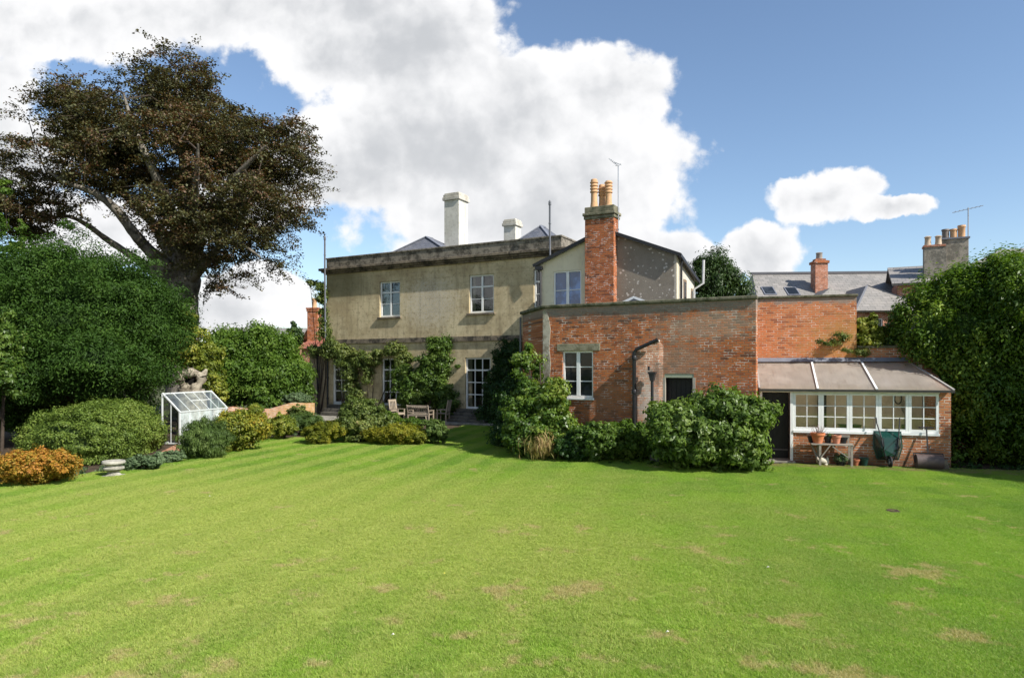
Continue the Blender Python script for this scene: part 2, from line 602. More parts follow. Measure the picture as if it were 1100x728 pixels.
def lawn_mat(name, blade=False):
    m, t = M(name)
    P = t.n('ShaderNodeNewGeometry').outputs['Position']
    s = t.sep(P)
    P = t.xyz(s[0], s[1], 0.0)
    big = t.noise(P, 0.16, 5, 0.6)
    mid = t.noise(P, 0.8, 6, 0.65)
    fin = t.noise(P, 5.0, 5, 0.7)
    green = (0.190, 0.315, 0.030)
    lush = (0.115, 0.232, 0.022)
    yell = (0.350, 0.375, 0.098)
    straw = (0.42, 0.33, 0.18)
    col = t.mix(t.rng(t.m('ADD', t.m('MULTIPLY', mid, 0.55), t.m('MULTIPLY', t.noise(P, 0.33, 5, 0.65), 0.45)), 0.42, 0.58), green, lush)
    # dry, yellower turf towards the middle left of the lawn, in soft drifts
    ex = t.v('LENGTH', t.v('MULTIPLY', t.v('SUBTRACT', P, (-3.5, 12.0, 0)), (1 / 9.0, 1 / 6.5, 0)))
    dry = t.m('ADD', t.m('MULTIPLY', t.m('SUBTRACT', big, 0.5), 2.4), t.m('SUBTRACT', 1.0, ex))
    dry = t.m('MULTIPLY_ADD', t.m('SUBTRACT', mid, 0.5), 1.3, dry)
    col = t.mix(t.rng(dry, -0.45, 0.75, 0.12, 0.80), col, yell)
    # mower passes: run away from the camera, slightly to the right; light on the leaning blades is painted into alternate swaths
    dirv = Vector((192, 733)).normalized()
    across = t.m('ADD', t.m('MULTIPLY', s[0], dirv.y), t.m('MULTIPLY', s[1], -dirv.x))
    across = t.m('MULTIPLY_ADD', t.m('SUBTRACT', big, 0.5), 0.9, across)
    st = t.m('SINE', t.m('MULTIPLY', across, math.pi / 0.55))
    left = t.rng(s[0], 3.0, -4.0, 0.12, 0.55)
    col = t.mix(t.m('MULTIPLY', t.rng(st, -0.5, 0.5), left), col, (0.35, 0.385, 0.10))
    # thin worn patches
    w = t.noise(t.v('ADD', P, (7.3, 2.1, 0)), 0.9, 8, 0.72)
    near = t.rng(s[1], 14.0, 7.5, 0.0, 0.055)
    th = t.m('SUBTRACT', 0.618, near)
    worn = t.rng(t.m('SUBTRACT', w, th), -0.03, 0.05)
    ws = t.noise(P, 2.6, 6, 0.7)
    col = t.mix(t.m('MULTIPLY', worn, 0.75), col, straw)
    # trodden strip in front of the lean-to
    tx = t.m('SUBTRACT', s[1], t.m('MULTIPLY_ADD', s[0], -0.29, 22.05))
    tr = t.m('MULTIPLY', t.rng(tx, -0.75, -0.25), t.rng(s[0], 6.0, 7.2))
    tr = t.m('MULTIPLY', tr, t.rng(ws, 0.40, 0.60))
    col = t.mix(t.m('MULTIPLY', tr, 0.8), col, (0.26, 0.19, 0.115))
    if blade:
        a = t.n('ShaderNodeAttribute', attribute_name='rnd')
        r = a.outputs['Fac']
        col = t.mix(t.rng(r, 0.80, 0.97, 0, 0.7), col, (0.34, 0.29, 0.13))
        col = t.mix(t.rng(r, 0.25, 0.0, 0, 0.6), col, (0.05, 0.15, 0.01))
        col = t.v('SCALE', col, 1.36)
        p = t.n('ShaderNodeBsdfPrincipled')
        t.set(p.inputs['Base Color'], col)
        p.inputs['Roughness'].default_value = 0.55
        p.inputs['Specular IOR Level'].default_value = 0.25
        tl = t.n('ShaderNodeBsdfTranslucent')
        t.set(tl.inputs['Color'], t.mix(1.0, col, (1.2, 1.3, 0.6), 'MULTIPLY'))
        mx = t.n('ShaderNodeMixShader'); mx.inputs[0].default_value = 0.4
        t.set(mx.inputs[1], p.outputs[0]); t.set(mx.inputs[2], tl.outputs[0])
        o = t.n('ShaderNodeOutputMaterial'); t.set(o.inputs[0], mx.outputs[0])
    else:
        col = t.mix(t.rng(fin, 0.35, 0.65, 0.15, 0.7), col, t.mix(0.6, col, (0.09, 0.085, 0.03)))
        finish(t, col, 0.9, 0.1, fin, 0.6, 0.03)
    return m


WHITE = plain('white_paint', (0.74, 0.75, 0.73), 0.45, 0.4, 0.04, dirt=(0.45, 0.44, 0.38), dirt_amt=0.25, bump=0.05)
BLACK = plain('black_iron', (0.018, 0.018, 0.020), 0.45, 0.4, 0.3)
GREYPIPE = plain('grey_pipe', (0.12, 0.125, 0.14), 0.5, 0.4, 0.2)
DARKDOOR = plain('dark_painted_wood', (0.010, 0.010, 0.011), 0.5, 0.3, 0.3)
INSIDE = plain('dark_inside', (0.012, 0.011, 0.010), 0.9, 0.1, 0.3)
STONE = stone_render('ochre_limestone', (0.43, 0.345, 0.205), (0.60, 0.505, 0.320), (0.205, 0.160, 0.098))
PARAPET = lichen_stone('parapet_stone')
CORNICE = lichen_stone('cornice_stone', (0.20, 0.165, 0.12), (0.06, 0.052, 0.042), (0.36, 0.31, 0.22))
SILLSTONE = lichen_stone('sill_stone', (0.24, 0.20, 0.14), (0.11, 0.09, 0.07), (0.36, 0.32, 0.25))
CREAM = stone_render('cream_render', (0.66, 0.59, 0.43), (0.72, 0.65, 0.48), (0.54, 0.48, 0.35), patch=False, scale=0.7)
CHIMWHITE = stone_render('white_render', (0.56, 0.54, 0.47), (0.64, 0.62, 0.55), (0.36, 0.34, 0.28), patch=False)
SLATE = slate_mat('slate_roof')
SLATE_BLUE = slate_mat('blue_slate', (0.10, 0.11, 0.135), (0.15, 0.155, 0.18), 0.2)
SLATE_FAR = slate_mat('weathered_slate', (0.20, 0.19, 0.175), (0.27, 0.25, 0.23), 0.55, 0.45, 0.3)
TILE_RED = slate_mat('red_tile', (0.36, 0.13, 0.085), (0.27, 0.09, 0.065), 0.35, 0.22, 0.17, (0.33, 0.20, 0.15))
BRICK_MAIN = brick_mat('old_red_brick', (0.430, 0.115, 0.036), (0.50, 0.165, 0.052), (0.14, 0.052, 0.030), (0.27, 0.185, 0.12), top=(4.80, 0.40), pale=0.32, stain=0.6,
                       spots=[(4.45, 2.9, 1.15, 1.0, (0.33, 0.22, 0.15), 0.6), (2.2, 1.5, 1.1, 1.2, (0.24, 0.13, 0.07), 0.5), (5.6, 4.1, 1.7, 0.5, (0.46, 0.37, 0.28), 0.4), (2.6, 4.5, 2.5, 0.3, (0.10, 0.085, 0.07), 0.5)])
BRICK_GARDEN = brick_mat('orange_brick', (0.50, 0.165, 0.062), (0.55, 0.205, 0.085), (0.30, 0.10, 0.050), (0.46, 0.33, 0.22), top=(5.1, 0.28), pale=0.18, stain=0.12, msize=0.009,
                         spots=[(3.0, 3.6, 1.6, 0.9, (0.46, 0.24, 0.07), 0.6)])
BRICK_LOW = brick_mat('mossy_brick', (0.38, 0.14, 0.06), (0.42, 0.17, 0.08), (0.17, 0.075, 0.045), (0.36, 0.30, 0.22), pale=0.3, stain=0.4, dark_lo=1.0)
BRICK_STACK = brick_mat('chimney_brick', (0.42, 0.115, 0.038), (0.47, 0.150, 0.052), (0.15, 0.052, 0.032), (0.25, 0.16, 0.10), pale=0.15, stain=0.7)
BRICK_FAR = brick_mat('distant_brick', (0.42, 0.15, 0.085), (0.46, 0.18, 0.10), (0.27, 0.10, 0.06), (0.42, 0.33, 0.25), pale=0.1)
BRICK_PINK = brick_mat('pinkish_garden_brick', (0.42, 0.19, 0.11), (0.46, 0.27, 0.15), (0.16, 0.09, 0.055), (0.40, 0.34, 0.27), pale=0.5, stain=0.5,
                       spots=[(0.5, 0.5, 2.0, 1.0, (0.50, 0.33, 0.10), 0.5)])
TERRA = plain('terracotta', (0.50, 0.17, 0.075), 0.8, 0.2, 0.15, dirt=(0.45, 0.36, 0.28), dirt_amt=0.3)
POTCLAY = plain('chimney_pot_clay', (0.55, 0.33, 0.18), 0.8, 0.2, 0.15, dirt=(0.14, 0.09, 0.06), dirt_amt=0.4)
TEAK = plain('weathered_teak', (0.34, 0.28, 0.21), 0.8, 0.2, 0.2, 12, dirt=(0.20, 0.17, 0.13))
BENCHWOOD = plain('grey_timber', (0.27, 0.24, 0.20), 0.85, 0.15, 0.25, 10, dirt=(0.12, 0.11, 0.09))
LEAD = plain('lead_flashing', (0.15, 0.16, 0.19), 0.6, 0.4, 0.2)
PAVE = lichen_stone('paving_stone', (0.30, 0.28, 0.24), (0.17, 0.16, 0.13), (0.38, 0.36, 0.31))
STEPSTONE = lichen_stone('step_stone', (0.13, 0.12, 0.10), (0.07, 0.065, 0.055), (0.2, 0.19, 0.16))
GLASS = glass_dark('window_glass')
GLASS_SKY = glass_dark('sky_coloured_glass', (0.05, 0.10, 0.21), 0.9, 0.02)  # blue base colour stands in for the reflected sky
ROOMGLASS = glass_clear('room_glass', (0.80, 0.83, 0.82), 0.03)
CURTAIN = plain('curtain_cloth', (0.50, 0.46, 0.38), 0.9, 0.1, 0.15)
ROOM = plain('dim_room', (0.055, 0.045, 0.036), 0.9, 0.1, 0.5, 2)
GLASS_CLEAR = glass_clear('clear_glass', (0.93, 0.95, 0.93), 0.03)
GLASS_GH = glass_clear('greenhouse_glass', (0.82, 0.90, 0.86), 0.05, 0.16)
BARK = lichen_stone('beech_bark', (0.20, 0.18, 0.15), (0.075, 0.065, 0.052), (0.34, 0.32, 0.27), 0.8)
STEM = lichen_stone('woody_stem', (0.07, 0.055, 0.042), (0.035, 0.027, 0.02), (0.11, 0.09, 0.07))
SOIL = lichen_stone('soil', (0.085, 0.060, 0.040), (0.045, 0.034, 0.024), (0.12, 0.10, 0.055), 2.0)

# leaf colours
L_YEW = leaf_mat('yew_leaves', [(0, (0.018, 0.044, 0.006)), (0.55, (0.036, 0.080, 0.011)), (1, (0.080, 0.145, 0.020))], 0.25, 0.6, 0.15)
L_BEECH = leaf_mat('copper_beech_leaves', [(0, (0.026, 0.021, 0.012)), (0.30, (0.052, 0.055, 0.021)), (0.55, (0.090, 0.094, 0.030)), (0.8, (0.150, 0.085, 0.050)), (1, (0.22, 0.130, 0.085))], 0.22, 0.5, 0.3, 0.3, 0.35, (1.3, 0.9, 0.5))
L_LAUREL = leaf_mat('laurel_leaves', [(0, (0.024, 0.058, 0.010)), (0.5, (0.075, 0.135, 0.020)), (1, (0.19, 0.26, 0.055))], 0.32, 0.42, 0.3)
L_HEDGE = leaf_mat('bay_leaves', [(0, (0.030, 0.070, 0.008)), (0.5, (0.100, 0.175, 0.018)), (1, (0.27, 0.35, 0.055))], 0.36, 0.42, 0.28)
L_MID = leaf_mat('mid_green_leaves', [(0, (0.032, 0.072, 0.010)), (0.5, (0.085, 0.155, 0.020)), (1, (0.20, 0.28, 0.05))], 0.36, 0.5, 0.2)
L_DARK = leaf_mat('dark_ivy_leaves', [(0, (0.012, 0.036, 0.008)), (0.6, (0.030, 0.072, 0.013)), (1, (0.07, 0.125, 0.024))], 0.25, 0.45, 0.25)
L_FIG = leaf_mat('broad_leaves', [(0, (0.045, 0.090, 0.014)), (0.5, (0.115, 0.185, 0.032)), (1, (0.26, 0.33, 0.09))], 0.38, 0.42, 0.3)
L_YELLOW = leaf_mat('yellow_green_leaves', [(0, (0.055, 0.080, 0.010)), (0.45, (0.17, 0.19, 0.018)), (0.8, (0.31, 0.28, 0.025)), (1, (0.38, 0.24, 0.05))], 0.3, 0.55, 0.25)
L_ORANGE = leaf_mat('orange_leaves', [(0, (0.10, 0.085, 0.015)), (0.3, (0.26, 0.20, 0.025)), (0.65, (0.42, 0.20, 0.03)), (1, (0.50, 0.20, 0.06))], 0.3, 0.55, 0.25)
L_CLIP = leaf_mat('clipped_hedge_leaves', [(0, (0.050, 0.085, 0.014)), (0.5, (0.125, 0.185, 0.028)), (0.9, (0.22, 0.27, 0.055)), (1, (0.30, 0.17, 0.08))], 0.3, 0.55, 0.25)
L_CLIMB = leaf_mat('climber_leaves', [(0, (0.040, 0.068, 0.014)), (0.5, (0.115, 0.160, 0.034)), (0.85, (0.22, 0.24, 0.065)), (1, (0.30, 0.20, 0.09))], 0.33, 0.5, 0.3)
L_ROSE = leaf_mat('rosemary_leaves', [(0, (0.035, 0.065, 0.014)), (0.6, (0.085, 0.135, 0.028)), (1, (0.16, 0.21, 0.06))], 0.25, 0.55, 0.25)
L_GOLD = leaf_mat('golden_leaves', [(0, (0.07, 0.11, 0.015)), (0.5, (0.19, 0.23, 0.03)), (1, (0.38, 0.34, 0.05))], 0.36, 0.5, 0.3)
L_GREY = leaf_mat('grey_green_leaves', [(0, (0.07, 0.11, 0.05)), (0.6, (0.13, 0.19, 0.09)), (1, (0.22, 0.28, 0.15))], 0.3, 0.6, 0.2)
L_CONIFER = leaf_mat('conifer_leaves', [(0, (0.020, 0.045, 0.012)), (0.6, (0.045, 0.085, 0.020)), (1, (0.09, 0.14, 0.04))], 0.25, 0.5, 0.3)
L_DRY = leaf_mat('dry_stems', [(0, (0.16, 0.13, 0.05)), (0.5, (0.30, 0.21, 0.08)), (1, (0.46, 0.26, 0.13))], 0.3, 0.6, 0.2)

# ------------------------------------------------------------------ foliage
def unit(a):
    return a / (np.linalg.norm(a, axis=1, keepdims=True) + 1e-9)


def leaf_quads(C, N, size, aspect, rng, fold=0.25, droop=0.0, along=None):
    """one folded diamond leaf per centre"""
    n = len(C)
    r = rng.normal(size=(n, 3))
    if along is not None: r = along + 0.45 * r
    T = unit(r - N * (r * N).sum(1, keepdims=True))
    T[:, 2] -= droop
    T = unit(T)
    B = unit(np.cross(N, T))
    L = size * rng.uniform(0.65, 1.35, (n, 1))
    W = L / aspect
    V = np.empty((n, 4, 3))
    V[:, 0] = C - T * L * 0.5
    V[:, 1] = C + B * W * 0.5 + N * L * fold * 0.5
    V[:, 2] = C + T * L * 0.5 - N * L * 0.06
    V[:, 3] = C - B * W * 0.5 + N * L * fold * 0.5
    Q = np.arange(n * 4).reshape(n, 4)
    return V.reshape(-1, 3), Q


def core_sphere(c, r, rng, n=10):
    """rough closed quad shell inside a crown, so that a dense bush is not see-through"""
    Vs = []; Qs = []
    g = np.linspace(-1, 1, n)
    o = 0
    ph = rng.uniform(0, 6.28, 6)
    for ax in range(3):
        for sg in (-1, 1):
            A, B = np.meshgrid(g, g, indexing='ij')
            P = np.zeros((n, n, 3)); P[..., ax] = sg; P[..., (ax + 1) % 3] = A * 1.0; P[..., (ax + 2) % 3] = B
            P = P / np.linalg.norm(P, axis=2, keepdims=True)
            k = 1 + 0.10 * np.sin(P[..., 0] * 5 + ph[0]) * np.sin(P[..., 1] * 6 + ph[1]) + 0.07 * np.sin(P[..., 2] * 9 + ph[2])
            P = P * k[..., None]
            Vs.append((P * r + c).reshape(-1, 3))
            i, j = np.meshgrid(np.arange(n - 1), np.arange(n - 1), indexing='ij')
            a = (i * n + j).ravel() + o
            q = np.stack([a, a + n, a + n + 1, a + 1], 1)
            if sg < 0: q = q[:, ::-1]
            Qs.append(q); o += n * n
    return np.concatenate(Vs), np.concatenate(Qs)


def foliage(name, blobs, n, size, mat, parent, seed=1, aspect=1.9, clusters=None, crad=None, shell=0.72, up=0.35, core=0.72, jag=0.14, zmin=0.02,
            droop=0.0, cull=None, squash=0.75, spread=1.0, keep=None, per=85, along=None, inner=0.28):
    """leaves spread through the outer volume of several ellipsoids (centre, radii), gathered in twig-sized clusters"""
    rng = np.random.default_rng(seed)
    B = [(np.array(c, float), np.array(r, float)) for c, r in blobs]
    area = np.array([(r[0] * r[1] + r[1] * r[2] + r[0] * r[2]) for _, r in B])
    k = clusters or max(24, n // per)
    pick = rng.choice(len(B), size=k * 3, p=area / area.sum())
    d = unit(rng.normal(size=(k * 3, 3)))
    C0 = np.array([B[i][0] for i in pick]); R0 = np.array([B[i][1] for i in pick])
    rad = rng.uniform(shell, 1.0, (k * 3, 1))
    lump = 1 + jag * (np.sin(d[:, :1] * 7 + C0[:, :1]) * np.sin(d[:, 1:2] * 6 + C0[:, 1:2] * 2) + 0.8 * rng.normal(size=(k * 3, 1)) * 0.7)
    P = C0 + d * R0 * rad * lump
    # drop cluster centres buried in another ellipsoid
    deep = np.zeros(len(P), bool)
    for i, (c, r) in enumerate(B):
        q = np.linalg.norm((P - c) / r, axis=1)
        deep |= (q < shell * 0.9) & (pick != i)
    ok = ~deep & (P[:, 2] > zmin)
    if cull is not None: ok &= cull(P)
    P = P[ok][:k]; d = d[ok][:k]; R = R0[ok][:k]
    if len(P) == 0: return None
    m = n // len(P)
    cr = (crad if crad else float(R.mean()) * 0.24) * rng.uniform(0.55, 1.45, (len(P), 1, 1))
    dr = unit(rng.normal(size=(len(P) * m, 3))).reshape(len(P), m, 3)
    off = (dr * rng.uniform(0.15, 1.0, (len(P), m, 1)) ** 0.5 + 0.30 * rng.normal(size=(len(P), m, 3))) * cr * rng.uniform(0.6, 1.35, (len(P), 1, 3)) * np.array([spread, spread, squash])
    L = (P[:, None, :] + off)
    nn = unit((d[:, None, :] * 0.35 + off / (cr + 1e-6) * 0.9 + rng.normal(size=off.shape) * 0.45 + np.array([0, 0, up])).reshape(-1, 3))
    L = L.reshape(-1, 3)
    ok = L[:, 2] > zmin
    if keep is not None: ok &= keep(L)
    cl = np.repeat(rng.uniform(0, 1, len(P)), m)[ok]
    L = L[ok]; nn = nn[ok]
    if core and inner:
        ni = int(n * inner)
        pi = rng.choice(len(B), size=ni, p=area / area.sum())
        di = unit(rng.normal(size=(ni, 3)))
        Li = np.array([B[i][0] for i in pi]) + di * np.array([B[i][1] for i in pi]) * rng.uniform(core * 0.86, core * 1.12, (ni, 1))
        oki = Li[:, 2] > zmin
        if keep is not None: oki &= keep(Li)
        Li = Li[oki]; di = di[oki]
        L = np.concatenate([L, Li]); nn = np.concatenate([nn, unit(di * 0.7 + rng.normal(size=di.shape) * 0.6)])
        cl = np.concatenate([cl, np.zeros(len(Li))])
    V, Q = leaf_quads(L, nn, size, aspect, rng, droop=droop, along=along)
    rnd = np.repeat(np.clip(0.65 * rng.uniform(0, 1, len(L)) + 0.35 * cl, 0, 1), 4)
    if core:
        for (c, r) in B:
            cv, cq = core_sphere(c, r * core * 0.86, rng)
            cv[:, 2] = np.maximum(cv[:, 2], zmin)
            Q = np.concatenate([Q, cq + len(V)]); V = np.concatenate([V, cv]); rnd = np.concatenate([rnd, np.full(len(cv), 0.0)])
    if parent is not None:
        V = V - np.array(parent.location)
    return quads_object(name, V, Q, mat, parent, rnd)


def mound_blobs(c, w, dpt, h, seed, k=7, low=0.0):
    """a shrub's lobes: c = ground point in the middle"""
    rr = random.Random(seed)
    out = [((c[0], c[1], h * 0.48 + low), (w * 0.40, dpt * 0.40, h * 0.46))]
    for i in range(k):
        a = 2 * math.pi * (i + rr.random() * 0.7) / k
        q = rr.uniform(0.20, 0.30)
        s = rr.uniform(0.20, 0.30)
        z = rr.uniform(0.28, 0.70) * h + low
        out.append(((c[0] + math.cos(a) * w * q, c[1] + math.sin(a) * dpt * q, z), (w * s, dpt * s, min(h * s * 1.15, max(h + low - z, 0.1)))))
    return out


def stems(parent, c, h, w, seed, n=5, r=0.02):
    rr = random.Random(seed)
    mb = MB()
    o = Vector(parent.location)
    for i in range(n):
        a = rr.uniform(0, 6.28); q = rr.uniform(0.1, 0.32) * w
        b = Vector((c[0] + math.cos(a) * 0.08 * w, c[1] + math.sin(a) * 0.08 * w, -0.02)) - o
        e = Vector((c[0] + math.cos(a) * q, c[1] + math.sin(a) * q, h * rr.uniform(0.5, 0.8))) - o
        mid = (b + e) / 2 + Vector((rr.uniform(-1, 1), rr.uniform(-1, 1), 0)) * 0.05 * w
        mb.tube([b, mid, e], [r, r * 0.75, r * 0.35], 6)
    return mb.build('stem', STEM, parent, True)


def shrub(name, label, px, top, base, wpx, mat, n, size, seed, cat='shrub', group=None, depth=None, k=7, aspect=1.9, core=0.7, z0=0.0, Z=None, jag=0.14, up=0.35, crad=None, droop=0.0, squash=0.75, along=None):
    """px = centre column, top/base rows, wpx = width in columns; stands on the ground at the distance its foot is seen"""
    Zf = Z if Z else gz(base, z0)
    w = wpx * Zf / F
    dpt = depth or w * 0.8
    Zc = Zf + dpt * 0.42
    h = (hz(top, Zc) - z0)
    x = (px - CX) * Zc / F
    w = wpx * Zc / F
    t = thing(name, label, cat, (x, Zc, z0), group=group)
    foliage('foliage', mound_blobs((x, Zc), w * 1.0, dpt, h * 0.97, seed, k, z0), n, size, mat, t, seed, aspect, core=core, zmin=z0 + 0.02, jag=jag, up=up, crad=crad, droop=droop, squash=squash, along=along)
    stems(t, (x, Zc), h + z0, w, seed)
    return t


# ------------------------------------------------------------------ windows and doors
def window(parent, x0, x1, z0, z1, y, cols=2, rows=(1, 1, 1), heavy=None, glass=None, fr=0.06, bar=0.028, mull=None, sill=None, name='window', depth=0.07):
    """frame with glazing bars in the opening x0..x1, z0..z1; front of the frame at y"""
    g = glass or GLASS
    mb = MB()
    mb.box(x0, x0 + fr, y, y + depth, z0, z1).box(x1 - fr, x1, y, y + depth, z0, z1)
    mb.box(x0 + fr, x1 - fr, y + 0.002, y + depth, z0, z0 + fr * 1.2).box(x0 + fr, x1 - fr, y + 0.002, y + depth, z1 - fr, z1)
    a, b, c, d = x0 + fr, x1 - fr, z0 + fr * 1.2, z1 - fr
    for i in range(1, cols):
        x = a + (b - a) * i / cols
        wd = mull if (mull and (cols % 2 == 0 and i == cols // 2)) else bar
        mb.box(x - wd / 2, x + wd / 2, y + (0.0 if wd == mull else 0.012), y + depth - 0.02, c, d)
    tot = sum(rows); acc = 0
    for j, rrow in enumerate(rows[:-1]):
        acc += rrow
        z = d - (d - c) * acc / tot
        wd = 0.075 if (heavy is not None and j == heavy) else bar
        mb.box(a, b, y + (0.004 if wd > 0.05 else 0.016), y + depth - 0.024, z - wd / 2, z + wd / 2)
    o = mb.build(name, WHITE, parent)
    MB().box(a - 0.01, b + 0.01, y + depth - 0.018, y + depth - 0.010, c - 0.01, d + 0.01).build('pane', g, o)
    if sill:
        s = MB().box(x0 - sill[0], x1 + sill[0], -sill[1], y + 0.02, z0 - sill[2], z0 - 0.003).build('sill', sill[3], o, bevel=0.008)
    return o


ROT = 28.0
cr_, sr_ = math.cos(math.radians(ROT)), math.sin(math.radians(ROT))


def loc_of(origin, p):
    """world x, y to the local frame of a building turned by -ROT degrees"""
    dx, dy = p[0] - origin[0], p[1] - origin[1]
    return dx * cr_ - dy * sr_, dx * sr_ + dy * cr_


def world_of(origin, p, z=0.0):
    return Vector((origin[0] + p[0] * cr_ + p[1] * sr_, origin[1] - p[0] * sr_ + p[1] * cr_, z))


# ------------------------------------------------------------------ setting: ground
def build_ground():
    n = 24
    mb = MB()
    mb.add([(-900, -300, -0.02), (900, -300, -0.02), (900, 1500, -0.02), (-900, 1500, -0.02)], [(0, 1, 2, 3)])
    g, t = M('rough_ground')
    P = t.n('ShaderNodeTexCoord').outputs['Object']
    n1 = t.noise(P, 0.3, 6, 0.7)
    finish(t, t.mix(n1, (0.05, 0.08, 0.02), (0.09, 0.08, 0.05)), 0.95, 0.1, t.noise(P, 4, 6, 0.7), 0.5, 0.05)
    o = mb.build('ground', g); tag(o, kind='structure')
    # lawn sheet: outline in plan
    L = [(-30, -4), (30, -4), (30, 17.0)]
    L += [tuple(at(p, r, gz(r)).xy) for p, r in [(1100, 506), (1022, 503), (940, 501), (852, 498), (815, 499)]]
    L += [(6.9, 20.6), (1.2, 23.4), (0.0, 24.4), (0.8, 30.5)]
    L += [(1.0, 31.6), (-2.2, 33.3)]
    L += [tuple(at(p, r, gz(r)).xy) for p, r in [(475, 464), (400, 470), (330, 470), (290, 470), (245, 480), (190, 486), (150, 500), (80, 511), (0, 519), (-80, 530)]]
    L += [(-30, 14)]
    lm = MB().add([(x, y, 0.0) for x, y in L], [tuple(range(len(L)))])
    o = lm.build('lawn', lawn_mat('turf')); tag(o, kind='structure')
    o = MB().add([(-32, 12, -0.009), (14, 12, -0.009), (14, 40, -0.009), (-32, 44, -0.009)], [(0, 1, 2, 3)]).build('soil', SOIL); tag(o, kind='structure')
    # terrace paving in front of the house
    T = [(-13.8, 39.0), (-12.4, 35.9), (-6.0, 34.2), (-2.0, 33.4), (-0.3, 32.9), (1.2, 31.5), (2.5, 32.4), (-13.0, 40.6)]
    tm = MB().prism(T, -0.02, 0.10)
    o = tm.build('terrace', PAVE); tag(o, kind='structure')
    # brick path by the greenhouse
    pm = brick_mat('path_brick', (0.40, 0.18, 0.10), (0.44, 0.23, 0.14), (0.24, 0.12, 0.08), (0.36, 0.28, 0.2))
    a = [at(168, 488, gz(488)), at(196, 486, gz(486)), at(260, 462, gz(462)), at(220, 462, gz(462))]
    o = MB().prism([(p.x, p.y) for p in a], -0.01, 0.012).build('path', pm); tag(o, kind='structure')
    return L


LAWN = build_ground()


def in_poly(x, y, poly):
    ins = np.zeros(len(x), bool)
    j = len(poly) - 1
    for i in range(len(poly)):
        xi, yi = poly[i]; xj, yj = poly[j]
        if yi != yj:
            c = ((yi > y) != (yj > y)) & (x < (xj - xi) * (y - yi) / (yj - yi) + xi)
            ins ^= c
        j = i
    return ins


